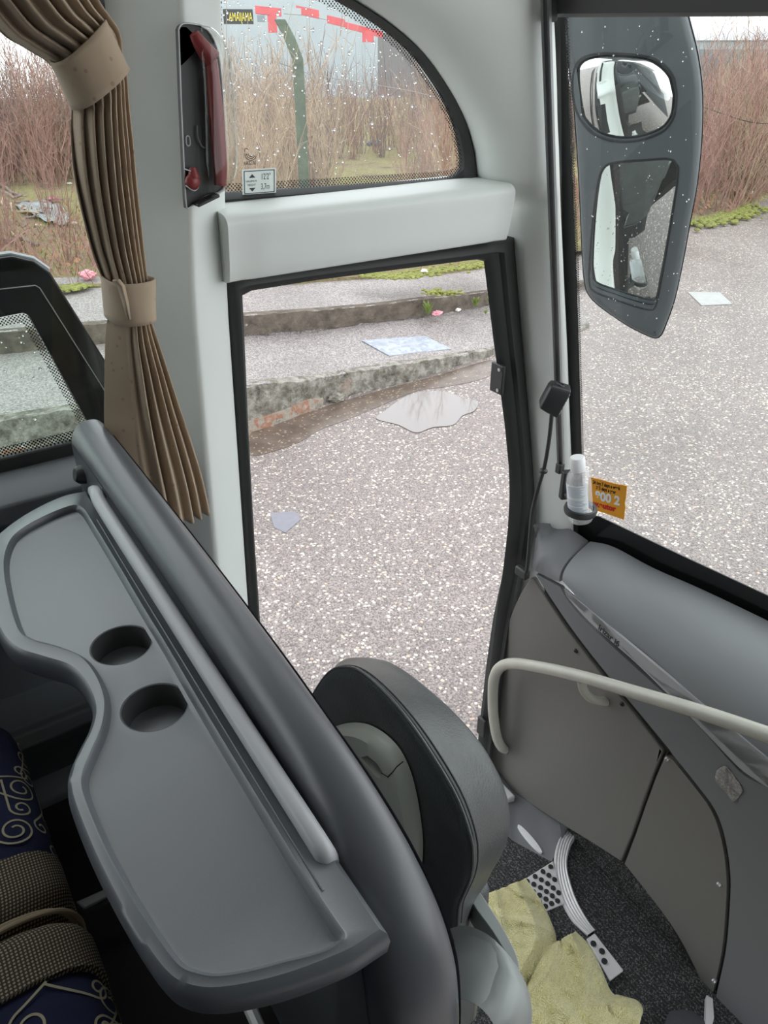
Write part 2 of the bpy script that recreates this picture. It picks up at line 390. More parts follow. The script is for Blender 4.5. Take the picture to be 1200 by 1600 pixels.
# rough kerb faces (concrete, thin skins with depth in front of the slabs)
def rough_strip(name, rows, mat, amp, depth, seed):
    rnd = random.Random(seed); mb = MB(); secs = []
    A = resample([r[0] for r in rows], 160); B = resample([r[1] for r in rows], 160)
    for a, b in zip(A, B):
        out = Vector((a.x, a.y, 0)).normalized()
        sec = []
        for k in range(5):
            t = k/4; q = a.lerp(b, t); w = mnoise.noise(q*7)*amp + mnoise.noise(q*23)*amp*.5
            sec.append(q - out*(depth*(1-.4*t)+w) + Vector((0, 0, mnoise.noise(q*9)*amp*.5 if k == 4 else 0)))
        top = b + out*.10 + Vector((0, 0, .004)); sec.append(top); sec.append(a+out*.1)
        secs.append(sec)
    return mb.loft(secs, True, True).build(name, mat, kind='structure', smooth=60)
rough_strip('kerb_lower', [(r[0]-Vector((0, 0, .03)), r[1]+Vector((0, 0, .0))) for r in lower], M['kerb'], .035, .03, 1)
rough_strip('kerb_upper', [(r[0], r[1]) for r in upper], M['kerb_dark'], .03, .02, 2)
def footing():
    t = NT('kerb_footing'); n = t.noise(5, 6, .7); c = t.ramp(n.outputs[0], [(.3, srgb(96, 84, 72)), (.48, srgb(158, 152, 140)), (.56, srgb(150, 104, 82)), (.7, srgb(176, 172, 160))]); t.set(Base_Color=c, Roughness=.9).bump(n.outputs[0], 1, .03); return t.mat
M['footing'] = footing()
# brick footing showing under the broken kerb
mb = MB(); rows = [r for r, x in zip(lower, XS) if -420 <= x <= 505]
secs = []
for b1, t1, b2 in rows:
    out = Vector((b1.x, b1.y, 0)).normalized(); hh = .10 if b1 is not rows[-1][0] else .05
    secs.append([b1-out*.09+Vector((0, 0, -.02)), b1-out*.075+Vector((0, 0, hh)), b1+out*.1+Vector((0, 0, hh)), b1+out*.1+Vector((0, 0, -.02))])
mb.loft(secs, True, True).build('kerb_footing', M['footing'], kind='structure', smooth=0)

# scrub ground
edge = [p for x, p in front_edge if x <= 800]
edge += [PZ(930, 382, .12), PZ(1010, 366, .05), PZ(1085, 350, .02), PZ(1140, 337, .02), PZ(1200, 308, .02), PZ(1300, 276, .02), PZ(1450, 246, .02)]
E = resample(edge, 70)
def soil_h(q): return .35 + .25*mnoise.noise(Vector((q.x*.25, q.y*.25, 3))) + .07*mnoise.noise(Vector((q.x*1.3, q.y*1.3, 1)))
secs = []
for q in E:
    out = Vector((q.x, q.y, 0)).normalized(); sec = [q + Vector((0, 0, -.06))]
    for k, dd in enumerate((.0, .25, .6, 1, 1.6, 2.4, 3.4, 4.6, 6, 8, 10.5, 14, 19, 27, 45)):
        p = q + out*dd; t = min(1, dd/2.5); z = lerp(q.z+.02, max(q.z*.6, soil_h(p)), t)
        if 0 < dd: z += .03*mnoise.noise(Vector((p.x*3, p.y*3, 0)))
        sec.append(Vector((p.x, p.y, z)))
    secs.append(sec)
SOIL = secs
MB().loft(secs).build('scrub_ground', M['soil'], kind='structure', smooth=80)
def soil_at(ti, d):
    """point on the scrub ground, ti 0..69 along its front edge, d metres behind it"""
    i = int(max(0, min(68, ti))); f = ti-i
    D = (.0, .25, .6, 1, 1.6, 2.4, 3.4, 4.6, 6, 8, 10.5, 14, 19, 27, 45)
    for k in range(len(D)-1):
        if D[k] <= d <= D[k+1]: break
    u = (d-D[k])/(D[k+1]-D[k]); a = SOIL[i][k+1].lerp(SOIL[i][k+2], u); b = SOIL[i+1][k+1].lerp(SOIL[i+1][k+2], u)
    return a.lerp(b, f)
def px_of(q):
    d = q-CAM; fw = d.x*sy+d.y*cy; rt = d.x*cy-d.y*sy; dep = fw*cp-d.z*sp; up = fw*sp+d.z*cp
    return 600+F*rt/dep, 800-F*up/dep

# moss strips and mossy ground: uncountable
def tufts(name, pts, mat, n, h, label, cat, spread, seed):
    rnd = random.Random(seed); mb = MB()
    for _ in range(n):
        a = rnd.randrange(len(pts)-1); q = pts[a].lerp(pts[a+1], rnd.random())
        q = q + Vector((rnd.gauss(0, spread), rnd.gauss(0, spread), 0))
        r = h*rnd.uniform(.5, 1.6)
        mb.ball(q, r, 1, (1.6, 1.6, .7))
    o = mb.build(name, mat, smooth=60); tag(o, label, cat, kind='stuff'); return o
tufts('moss', [PZ(x, y, h) for x, y, h in ((575, 430, .62), (620, 432, .62), (660, 427, .60), (720, 418, .55), (765, 411, .5))], M['moss'], 520, .017, 'yellow green moss along the back of the upper pavement', 'moss', .07, 3)
tufts('moss', [PZ(x, y, h) for x, y, h in ((668, 456, .55), (690, 457, .5), (712, 458, .45))], M['moss'], 120, .014, 'small yellow green moss clump on the edge of the dark upper kerb', 'moss', .05, 4)
tufts('moss', [PZ(x, y, .05) for x, y in ((1070, 345), (1100, 338), (1130, 332), (1158, 324))], M['moss'], 800, .035, 'bright yellow green moss at the edge of the yard right of the mirror', 'moss', .28, 5)
tufts('moss', [PZ(x, y, .62) for x, y in ((90, 452), (112, 449), (135, 446))], M['moss'], 160, .016, 'mossy clump behind the pavement beside the pink bag', 'moss', .06, 6)

# ---- bare shrubs: a few prototypes, copied
def shrub_mesh(seed, H, stems, spread, twigs=6):
    rnd = random.Random(seed); mb = MB()
    for s in range(stems):
        a = rnd.uniform(0, 6.283); r0 = rnd.uniform(0, .22); lean = rnd.uniform(.05, spread); h = H*rnd.uniform(.55, 1)
        p = Vector((r0*math.cos(a), r0*math.sin(a), -.05)); pts = [p]; d = Vector((math.cos(a)*lean, math.sin(a)*lean, 1)).normalized()
        for k in range(5):
            d = (d+Vector((rnd.gauss(0, .08), rnd.gauss(0, .08), .05))).normalized(); pts.append(pts[-1]+d*h/5)
        w = rnd.uniform(.006, .012); mb.tube(pts, [w*(1-.16*k) for k in range(6)], 3, False)
        for t in range(twigs):
            k = rnd.randrange(1, 5); q = pts[k].lerp(pts[k+1], rnd.random()); b = rnd.uniform(0, 6.283)
            td = (d+Vector((math.cos(b), math.sin(b), rnd.uniform(-.1, .5)))*.7).normalized(); L = h*rnd.uniform(.1, .32)
            e = [q, q+td*L*.5, q+(td+Vector((0, 0, .35))).normalized()*L]
            mb.tube(e, [w*.55, w*.4, w*.18], 3, False)
            f = e[1]+Vector((rnd.gauss(0, 1), rnd.gauss(0, 1), .8)).normalized()*L*.45
            mb.tube([e[1], f], [w*.4, w*.2], 3, False)
    return mb
SH = []
for i in range(7):
    mb = shrub_mesh(20+i, [2.2, 2.6, 3.0, 2.4, 2.0, 2.8, 1.4][i], [11, 13, 12, 14, 16, 12, 20][i], [.25, .35, .45, .3, .6, .3, 1.1][i])
    SH.append(mb)
SHM = ['twig_a', 'twig_b', 'twig_a', 'twig_c', 'twig_b', 'twig_a', 'twig_a']
protos = {}
def shrub(q, kind, sc, rz, label, group):
    if kind not in protos:
        o = SH[kind].build('bare_shrub', M[SHM[kind]], smooth=0, weld=False); protos[kind] = o
        # origin at the root of the shrub
        off = o.location.copy(); 
        for v in o.data.vertices: v.co += off
    else:
        o = protos[kind].copy(); COL.objects.link(o)
    o.location = q; o.rotation_euler = (0, 0, rz); o.scale = (sc, sc, sc)
    tag(o, label, 'shrub', group)
rnd = random.Random(11); POST = PZ(476, 340, .5)
zones = [(-70, 175, .25, 16, 70, 1.05, (0, 1, 2, 3, 5, 6), 'reddish bare shrub outside the passenger side window', 'bare shrubs seen through the side window'),
         (325, 520, .9, 12, 34, .9, (1, 4, 3, 1), 'tall bare tan shrub seen through the arched window, left of or around the leaning post', 'bare shrubs in the left of the arched window'),
         (500, 705, 13, 22, 30, .8, (1, 4, 3, 5), 'bare shrub behind the grassy clearing in the arched window', 'bare shrubs behind the clearing'),
         (655, 745, .8, 14, 20, .8, (1, 3, 4, 5), 'bare shrub at the right end of the arched window', 'bare shrubs in the right of the arched window'),
         (1055, 1250, .4, 10, 85, 1.15, (0, 1, 2, 4, 5, 6), 'reddish bare shrub beyond the yard right of the mirror', 'bare shrubs right of the mirror')]
for x0, x1, d0, d1, n, sc, kinds, lab, grp in zones:
    k = 0; tries = 0
    while k < n and tries < 6000:
        tries += 1
        q = soil_at(rnd.uniform(0, 68.9), d0+(d1-d0)*rnd.random()**1.3); px, py = px_of(q)
        if not (x0 < px < x1): continue
        if x0 < 0 and py > 296 and rnd.random() < .96: continue      # open patch with the fallen branches
        if x0 > 300 and x1 < 800 and 418 < px < 512 and math.hypot(q.x, q.y) < math.hypot(POST.x, POST.y)+.4: continue
        shrub(q, rnd.choice(kinds), sc*rnd.uniform(.75, 1.2), rnd.uniform(0, 6.28), lab, grp); k += 1
# far thicket closing the background: nobody could count its stems
mb = MB(); rnd = random.Random(5)
for _ in range(5200):
    q = soil_at(rnd.uniform(0, 68.9), rnd.uniform(10, 24)); h = rnd.uniform(1.2, 3.0)
    if 480 < px_of(q)[0] < 730 and math.hypot(q.x, q.y) < 26: continue
    l = Vector((rnd.gauss(0, .22), rnd.gauss(0, .22), 1))
    m = q+l*h*.5+Vector((rnd.gauss(0, .08), rnd.gauss(0, .08), 0)); w = rnd.uniform(.008, .018)
    mb.tube([q, m, q+l*h], [w, w*.7, w*.3], 3, False)
    for _ in range(2):
        f = m+Vector((rnd.gauss(0, .5), rnd.gauss(0, .5), rnd.uniform(.3, .9))); mb.tube([m, f], [w*.6, w*.25], 3, False)
tag(mb.build('thicket', M['twig_c'], smooth=0, weld=False), 'dense far thicket of bare reddish stems closing off the waste ground', 'thicket', kind='stuff')
# brambles and dead leaves low down along the front of the scrub
mb = MB(); rnd = random.Random(8)
for _ in range(3800):
    q = soil_at(rnd.uniform(0, 68.9), rnd.uniform(.05, 5.0)**1.0); px, py = px_of(q)
    if 330 < px < 740 and rnd.random() < .75: continue
    a = rnd.uniform(0, 6.283); L = rnd.uniform(.2, .8); d = Vector((math.cos(a), math.sin(a), 0))
    w = rnd.uniform(.004, .008)
    mb.tube([q, q+d*L*.4+Vector((0, 0, L*.7)), q+d*L+Vector((0, 0, L*.35))], [w, w*.8, w*.4], 3, False)
tag(mb.build('brambles', M['twig_a'], smooth=0, weld=False), 'low tangled brown brambles along the front of the waste ground', 'brambles', kind='stuff')
mb = MB()
for _ in range(5000):
    q = soil_at(rnd.uniform(0, 68.9), rnd.uniform(.1, 7)); px, py = px_of(q)
    if 500 < px < 700 and rnd.random() < .6: continue
    q = q+Vector((0, 0, rnd.uniform(.01, .3))); s = rnd.uniform(.02, .045); a = Vector((rnd.gauss(0, 1), rnd.gauss(0, 1), rnd.gauss(0, .6))).normalized(); b = a.orthogonal()
    mb.add([q-a*s, q-b*s*.6, q+a*s, q+b*s*.6], [(0, 1, 2, 3)])
tag(mb.build('dead_leaves', M['leafdry'], smooth=0, weld=False), 'dead orange brown leaves caught low among the brambles', 'leaves', kind='stuff')
mb = MB()
for _ in range(5200):
    q = soil_at(rnd.uniform(0, 68.9), rnd.uniform(1.0, 7)); px, py = px_of(q)
    if not (340 < px < 740 or rnd.random() < .25): continue
    for _ in range(3):
        l = Vector((rnd.gauss(0, .4), rnd.gauss(0, .4), 1))*rnd.uniform(.06, .26); o = Vector((rnd.gauss(0, .03), rnd.gauss(0, .03), 0))
        b = Vector((rnd.gauss(0, 1), rnd.gauss(0, 1), 0)).normalized()*.012
        mb.add([q+o-b, q+o+b, q+o+l], [(0, 1, 2)])
tag(mb.build('grass', M['moss'], smooth=0, weld=False), 'rough yellow green grass of the clearing among the shrubs', 'grass', kind='stuff')

# leaning concrete fence post with cranked top
post = PZ(476, 340, .5); pb = Vector((post.x, post.y, 0)).normalized(); s_ = Vector((pb.y, -pb.x, 0))
def pp(px, py): return PN(px, py, post, pb)
t = thing('fence_post', post, 'tall green grey concrete fence post with a cranked top beyond the arched window', 'post')
ax = [pp(479, 360), pp(475, 285), pp(470, 180), pp(465, 92), pp(452, 58), pp(437, 30)]
mb = MB(); mb.loft([[q+s_*.085+pb*.08, q-s_*.085+pb*.08, q-s_*.085-pb*.08, q+s_*.085-pb*.08] for q in ax], True, True)
mb.build('shaft', M['post'], t, bevel=.015, smooth=0)
MB().tube([pp(430, 96), pp(490, 118), pp(560, 128), pp(640, 142), pp(735, 165)], .006, 5).build('fence_wire', M['alu_dark'], t)

# background: grey shed, dark fascia, sign, red boom, another coach
def wall_box(name, a, b, z0, z1, depth, mat, par):
    n = Vector((a.x+b.x, a.y+b.y, 0)).normalized()*depth; q = [Vector((a.x, a.y, z0)), Vector((b.x, b.y, z0)), Vector((b.x, b.y, z1)), Vector((a.x, a.y, z1))]
    return MB().prism(q, n).build(name, mat, par, smooth=0)
def far(px, D, z=0):
    d = ray(px, 60); k = D/math.hypot(d.x, d.y); return Vector((d.x*k, d.y*k, z))
a, b = far(240, 62), far(700, 62)
t = thing('shed', a, 'pale grey industrial shed far beyond the scrub, above the post in the arched window', 'building')
wall_box('cladding_wall', a, b, 0, 9, 8, M['cladding'], t)
o = far(360, 61.8); 
wall_box('fascia_band', far(340, 61.7), far(640, 61.7), 4.1, 5.0, .3, M['cladding_dark'], t)
for x in (345, 385, 425, 500, 545): wall_box('panel', far(x, 61.6), far(x+22, 61.6), 5.3, 6.5, .25, M['cladding_dark'], t)
wall_box('lower_bay', far(480, 61.6), far(700, 61.6), .2, 3.9, .2, plain('bay_dark', srgb(120, 118, 118), .7), t)
c0, c1 = far(352, 55, 4.35), far(398, 55, 4.35)
t = thing('sign_board', c0, 'long black sign with small yellow lettering left of the leaning post', 'sign')
wall_box('board', c0, c1, 4.25, 5.0, .15, M['sign_black'], t)
ex = (c1-c0).normalized(); ey = Vector((0, 0, 1)); nn = Vector((c0.x, c0.y, 0)).normalized()
w = (c1-c0).length
mb = MB(); mb.text('AMAJIAMA', .62, c0+ex*w*.97-nn*.02+Vector((0, 0, .06)), -ex, ey, wide=w*.9/3.35, lift=0)
mb.build('lettering', M['sign_yellow'], t, smooth=0)
a, b = far(402, 50), far(610, 50)
t = thing('crane_boom', a, 'red and white lorry crane boom lying across behind the leaning post top', 'crane')
def boom(name, x0, z0, x1, z1, hgt, mat):
    p, q = far(x0, 50, z0), far(x1, 50, z1); n = Vector((p.x+q.x, p.y+q.y, 0)).normalized()*.7
    return MB().prism([p, q, q+Vector((0, 0, hgt)), p+Vector((0, 0, hgt))], n).build(name, mat, t, smooth=0)
boom('boom_section', 402, 4.62, 442, 4.5, .36, M['red_paint']); boom('cab_body', 420, 3.75, 434, 3.75, .8, M['red_paint']); boom('counterweight', 404, 4.25, 416, 4.25, .3, M['cladding_dark'])
boom('boom_section', 445, 4.62, 480, 4.55, .3, M['cladding']); boom('boom_section', 465, 4.62, 500, 4.4, .38, M['red_paint']); boom('boom_section', 500, 4.42, 512, 4.34, .3, M['cladding']); boom('boom_section', 512, 4.2, 540, 4.0, .36, M['red_paint']); boom('boom_section', 540, 3.95, 598, 3.5, .3, M['red_paint'])
boom('boom_head', 566, 3.3, 584, 3.3, .5, M['red_paint'])
a, b = far(1074, 44), far(1290, 44)
t = thing('parked_coach', a, 'silver roofed parked coach beyond the scrub at top right', 'coach')
wall_box('body_side', a, b, .5, 3.3, 2.4, M['cladding'], t)
n = Vector((a.x+b.x, a.y+b.y, 0)).normalized(); e = (b-a).normalized(); L = (b-a).length
wall_box('window_band', a+e*.5-n*.05, b-e*.5-n*.05, 1.9, 2.95, .1, M['cladding_dark'], t)
secs = []
for k in range(13):
    f = k/12*math.pi; secs.append([a+e*.3-n*.1+n*1.3-n*1.35*math.cos(f)+Vector((0, 0, 3.3+.55*math.sin(f)**.6 if 0 < k < 12 else 3.3)), b-n*.1+n*1.3-n*1.35*math.cos(f)+Vector((0, 0, 3.3+.55*math.sin(f)**.6 if 0 < k < 12 else 3.3))])
MB().loft(secs).build('roof', plain('coach_roof_silver', srgb(214, 222, 230), .3), t, smooth=60)

# cable across the scrub on the right
q0, q1, q2, q3 = [PN(x, y, PZ(1120, 330, 0), Vector((.8, .6, 0))) for x, y in ((1080, 160), (1130, 178), (1180, 192), (1240, 192))]
tag(MB().tube(cr([q0, q1, q2, q3], 5), .009, 5).build('cable', M['black']), 'thin slack dark cable hanging across the shrubs right of the mirror', 'cable')

# fallen branches and litter outside the side window
rnd = random.Random(3)
def branch(a, b, r, label, mat='twig_c', wob=.06):
    A, B = Vector(a), Vector(b); pts = [A.lerp(B, k/7)+Vector((rnd.gauss(0, wob), rnd.gauss(0, wob), rnd.gauss(0, wob*.6))) for k in range(8)]
    o = MB().tube(pts, [r*(1-.08*k) for k in range(8)], 6).build('fallen_branch', M[mat]); tag(o, label, 'branch', 'fallen branches on the waste ground')
GRID = []
for _ti in range(0, 276):
    for _d in (.05, .3, .6, .9, 1.2, 1.6, 2, 2.5, 3, 3.6, 4.2, 5, 6, 7, 8, 9.5, 11, 13):
        _q = soil_at(_ti/4, _d); _p = px_of(_q); GRID.append((_p[0], _p[1], _q))
def on_soil(px, py, up=0.0):
    best = min(GRID, key=lambda g: (g[0]-px)**2+(g[1]-py)**2)[2]; q = PZ(px, py, best.z)
    return q+Vector((0, 0, up))
S = lambda px, py, z=.42: on_soil(px, py, .05 if z < .45 else z-.36)
branch(S(-30, 283), S(42, 308), .05, 'thick grey fallen branch at the left edge of the side window, uppermost in the heap')
branch(S(-40, 296), S(36, 312), .045, 'grey fallen branch in the heap left of the plastic sheet, second in the heap')
branch(S(-20, 322), S(95, 318), .028, 'long thin fallen branch lying above the plastic sheet')
branch(S(5, 322), S(60, 345), .03, 'pale fallen branch slanting down towards the plastic sheet', 'twig_b')
branch(S(30, 356), S(84, 330), .025, 'dark fallen branch crossing below the plastic sheet')
branch(S(-30, 372), S(60, 384), .06, 'dark thick log lying below the heap at the left edge')
branch(S(3, 278, .7), S(90, 266, .7), .016, 'pale thin fallen branch arching above the heap', 'twig_b', .09)
branch(S(8, 320, .5), S(26, 408, .6), .022, 'pale upright broken stem leaning at the left of the side window', 'twig_b', .03)
branch(PZ(1085, 300, .4), PZ(1180, 228, .8), .03, 'brown fallen branch leaning in the shrubs right of the mirror')
def crumple(name, c, r, mat, label, cat, seed, sc=(1, 1, .6)):
    mb = MB(); mb.ball(c, r, 3, sc); rr = random.Random(seed)
    for i, q in enumerate(mb.v):
        d = (q-Vector(c)); mb.v[i] = Vector(c)+d*(1+.55*mnoise.noise(d*(2.2/r)+Vector((seed, 0, 0))))
    return tag(mb.build(name, mat, smooth=25), label, cat)
M['bag_pink'] = plain('bag_pink', srgb(232, 160, 172), .5, var=.2, vs=8); M['sheet'] = plain('sheet_pale', srgb(138, 144, 146), .35, var=.2, vs=6)
M['litter'] = plain('litter_white', srgb(226, 222, 216), .6, var=.15, vs=12); M['bag_magenta'] = plain('bag_magenta', srgb(214, 70, 150), .5)
crumple('plastic_bag', PZ(137, 429, .64), .085, M['bag_pink'], 'crumpled pink and white plastic bag at the back of the pavement by the curtain', 'bag', 1)
crumple('plastic_bag', on_soil(84, 314, .03), .09, M['bag_magenta'], 'small magenta wrapper lying behind the pale plastic sheet', 'bag', 2, (1.4, 1, .35))
for i, (x, y, lab) in enumerate(((60, 353, 'white scrap of litter just under the pale plastic sheet'), (116, 350, 'white scrap of litter right of the pale plastic sheet'), (71, 288, 'white scrap of litter on the grass behind the magenta wrapper'), (109, 288, 'small white scrap of litter among the red stems next to the curtain'))):
    crumple('litter', on_soil(x, y, .02), .04, M['litter'], lab, 'litter', 5+i, (1.3, 1, .5))
mb = MB(); g0 = [on_soil(x, y, .02) for x, y in ((24, 324), (76, 322), (100, 331), (110, 354), (84, 355), (54, 342))]
c = sum(g0, Vector())/6
secs = [[c.lerp(q, k/5)+Vector((0, 0, .05+.10*mnoise.noise(c.lerp(q, k/5)*6))) for q in cr([*g0], 6, True)] for k in range(6)]
tag(mb.loft(secs, True).build('plastic_sheet', M['sheet'], smooth=40, solid=.004), 'crumpled pale plastic sheet among the fallen branches', 'plastic sheet')
crumple('litter', PZ(683, 489, .22), .05, M['bag_pink'], 'pale pink and white litter lying against the dark upper kerb', 'litter', 12, (1.4, 1, .5))
crumple('litter', PZ(716, 484, .22), .03, M['litter'], 'tiny white litter scrap right of the pink one on the lower pavement', 'litter', 13)
crumple('litter', on_soil(1090, 302, .03), .10, M['litter'], 'white litter at the foot of the shrubs beside the mirror', 'litter', 14, (1.5, 1, .5))
crumple('litter', on_soil(1168, 303, .03), .09, M['litter'], 'grey white litter at the far edge of the yard, right of the moss', 'litter', 15, (1.5, 1, .5))
crumple('litter', PZ(663, 423, .63), .035, M['litter'], 'white flower like scrap in the moss behind the upper pavement', 'litter', 16)
crumple('rubble', PZ(430, 655, .03), .05, M['kerb'], 'small broken concrete lump at the foot of the crumbling kerb, left', 'rubble', 17, (1.4, 1, .7))
crumple('rubble', PZ(525, 622, .03), .06, M['kerb'], 'broken concrete lump at the foot of the crumbling kerb, middle', 'rubble', 18, (1.4, 1, .6))
crumple('rubble', on_soil(585, 228, .05), .16, plain('blue_lump', srgb(110, 116, 128), .7), 'dark blue grey lump lying in the grassy clearing', 'rubble', 19, (1.4, 1, .8))
def weed(px, py, z, n, h, label):
    mb = MB(); q = PZ(px, py, z); rr = random.Random(px)
    for k in range(n):
        a = rr.uniform(0, 6.28); d = Vector((math.cos(a), math.sin(a), 0))*h*rr.uniform(.2, .7); tip = q+d+Vector((0, 0, h*rr.uniform(.6, 1))); s = Vector((d.y, -d.x, 0)).normalized()*h*.12
        mid = q.lerp(tip, .55)+Vector((0, 0, h*.1)); mb.add([q, mid-s, tip, mid+s], [(0, 1, 2, 3)])
    tag(mb.build('weed', M['weed'], smooth=0), label, 'weed')
M['weed'] = plain('weed_green', srgb(120, 138, 70), .8, var=.2)
weed(669, 492, .22, 16, .17, 'green weed growing out of the dark upper kerb left of the litter')
weed(743, 480, .16, 22, .14, 'grassy green weed tuft against the dark upper kerb at the right of the doorway')
weed(765, 474, .14, 16, .10, 'small weed at the door edge on the upper kerb')
weed(759, 491, .14, 20, .06, 'small yellow green weed on the lower pavement by the door edge')

# manhole covers, puddle, patches
def plate(name, pxs, z, mat, label, cat, th=.015):
    q = [PZ(x, y, z(x) if callable(z) else z) for x, y in pxs]; return tag(MB().prism(q, (0, 0, th)).build(name, mat, smooth=0, bevel=.004), label, cat)
def h_low(x): return interp([(xx, r[1].z) for xx, r in zip(XS, lower)], x)
def galv():
    t = NT('galvanised_plate'); v = t.vor(24); sx = t.node('ShaderNodeSeparateXYZ', i_Vector=t.coord()); 
    w = t.math('MULTIPLY', t.math('SINE', t.math('MULTIPLY', t.math('ADD', sx.outputs[0], sx.outputs[1]), 210)), t.math('SINE', t.math('MULTIPLY', t.math('SUBTRACT', sx.outputs[0], sx.outputs[1]), 210)))
    t.set(Base_Color=t.ramp(v.outputs['Color'], [(.2, srgb(150, 157, 168)), (.8, srgb(178, 185, 194))]), Roughness=.45, Metallic=.1).bump(w, .4, .004); return t.mat
M['galv'] = galv()
plate('manhole_cover', ((565, 533), (663, 526), (705, 546), (608, 557)), lambda x: h_low(x)-.002, M['galv'], 'pale metal access cover set in the lower pavement', 'manhole cover', .012)
M['frame_dark'] = plain('cover_patch', srgb(168, 170, 168), .6, var=.08, vs=9)
plate('manhole_cover', ((1074, 457), (1125, 458), (1144, 476), (1096, 478)), .0, M['frame_dark'], 'worn grey access cover in the yard beyond the mirror', 'manhole cover', .012)
plate('tarmac_patch', ((422, 803), (462, 799), (470, 812), (446, 833), (428, 824)), .0, plain('patch_blue', srgb(126, 126, 134), .6, var=.06, vs=20), 'small bluish smooth patch in the asphalt near the left door edge', 'patch', .004)
def wet():
    t = NT('wet_silt'); n = t.noise(5, 5); n2 = t.vor(60); s = t.node('ShaderNodeSeparateColor', i_Color=n2.outputs['Color'])
    c = t.ramp(n.outputs[0], [(.3, srgb(82, 71, 63)), (.65, srgb(112, 99, 89))]); m = t.math('GREATER_THAN', s.outputs[0], .93)
    t.set(Base_Color=t.mix(m, c, srgb(150, 136, 116)), Roughness=.25).bump(n.outputs[0], .1, .004); return t.mat
def zpoly(name, pxs, z, mat, label, cat, th=.004):
    q = cr([PZ(x, y, z) for x, y in pxs], 6, True); return tag(MB().prism(q, (0, 0, th)).build(name, mat, smooth=0), label, cat)
zpoly('silt_patch', ((388, 690), (400, 672), (460, 652), (520, 632), (610, 606), (680, 588), (760, 564), (785, 566), (760, 590), (700, 604), (650, 612), (600, 632), (545, 655), (500, 672), (470, 690), (430, 705), (392, 712)), 0, wet(), 'wet brown silt along the foot of the crumbling kerb', 'silt')
def water():
    t = NT('puddle_water'); n = t.noise(3, 2); t.set(Base_Color=(*srgb(112, 105, 101), 1), Roughness=.06, IOR=1.5, Coat_Weight=.6, Coat_Roughness=.03).bump(n.outputs[0], .03, .003); return t.mat
zpoly('puddle', ((588, 654), (604, 640), (630, 622), (662, 612), (700, 613), (722, 622), (746, 628), (741, 642), (722, 650), (708, 664), (676, 668), (650, 676), (622, 664)), .004, water(), 'shallow bright puddle beside the brown silt', 'puddle', .003)
# ================================================================ COACH SHELL (setting)
YW = 1.5
# ---- pillar between side window and door
def xr(z):  # right edge of the pillar
    return interp([(1.0, .565), (1.63, .577), (2.47, .61), (2.96, .655), (3.3, .68)], z)
prof = [(.0, .06), (.0, .0), (-.010, -.022), (-.040, -.042), (-.082, -.064), (-.098, -.066), (-.112, -.052), (-.150, -.005), (-.2, .05), (-.2, .08), (.0, .08)]
pc = cr([(a, b, 0) for a, b in prof[1:9]], 5)
secs = []
for k in range(30):
    z = lerp(1.0, 3.3, k/29); x = xr(z)
    wide = 1.0
    sec = [Vector((x+.0, YW+.07, z))]+[Vector((x+q.x*wide, YW+q.y, z)) for q in pc]+[Vector((x-.2, YW+.09, z))]
    secs.append(sec)
MB().loft(secs, True, True).build('wall_left', M['vinyl'], kind='structure', smooth=60)
# lower wall under the side window with padded sill and heating duct ledge
def wprof(pts, x0, x1, name, mat):
    return MB().loft([[Vector((x0, y, z)) for y, z in pts], [Vector((x1, y, z)) for y, z in pts]], True, True).build(name, mat, kind='structure', smooth=35, bevel=.004)
wprof([(1.60, 1.25), (1.52, 1.25), (1.52, 2.05), (1.45, 2.09), (1.42, 2.13), (1.43, 2.165), (1.47, 2.185), (1.60, 2.185)], -1.3, .43, 'wall_rear_left', M['plastic'])
wprof([(1.53, 1.50), (1.40, 1.50), (1.395, 1.60), (1.37, 1.605), (1.365, 1.635), (1.40, 1.64), (1.41, 1.655), (1.53, 1.655)], -1.3, .5, 'baseboard_left', M['plastic'])
# ---- side window (window_1)
w1 = holder('window_1', (-.3, 1.55, 2.2))
MB().box((-.42, 1.55, 2.75), (1.76, .005, 1.14)).build('pane', M['glass'], w1, smooth=0)
fr = MB(); fr.box((-.42, 1.545, 2.198), (1.76, .02, .03)); fr.box((-.42, 1.545, 3.32), (1.76, .02, .03)); fr.box((.452, 1.545, 2.75), (.025, .02, 1.14))
fr.build('window_frame', M['rubber'], w1, bevel=.003)
MB().box((-.42, 1.5445, 2.222), (1.74, .002, .024)).build('dotted_edge', M['dots'], w1, smooth=0)
# ---- header beam over the door (padded, stitched)
hb = [(1.57, 2.50), (1.48, 2.503), (1.442, 2.508), (1.434, 2.518), (1.428, 2.54), (1.422, 2.58), (1.418, 2.612), (1.420, 2.624), (1.430, 2.633), (1.45, 2.637), (1.50, 2.640), (1.575, 2.642)]
hc = [Vector((0, a, b)) for a, b in cr([(a, b, 0) for a, b in hb], 4) for a, b in [(a, b)]] if False else [Vector((0, q.x, q.y)) for q in cr([(a, b, 0) for a, b in hb], 4)]
secs = []
for k in range(25):
    x = lerp(.594, 1.312, k/24); seam = min(abs(k-1), abs(k-23))
    dz = .045*max(0, (k-12)/12)**2 * 0
    secs.append([Vector((x, q.y+(.004 if seam == 0 else 0), q.z+(.0))) for q in hc])
MB().loft(secs, True, True).build('trim_1', M['vinyl'], kind='structure', smooth=45)
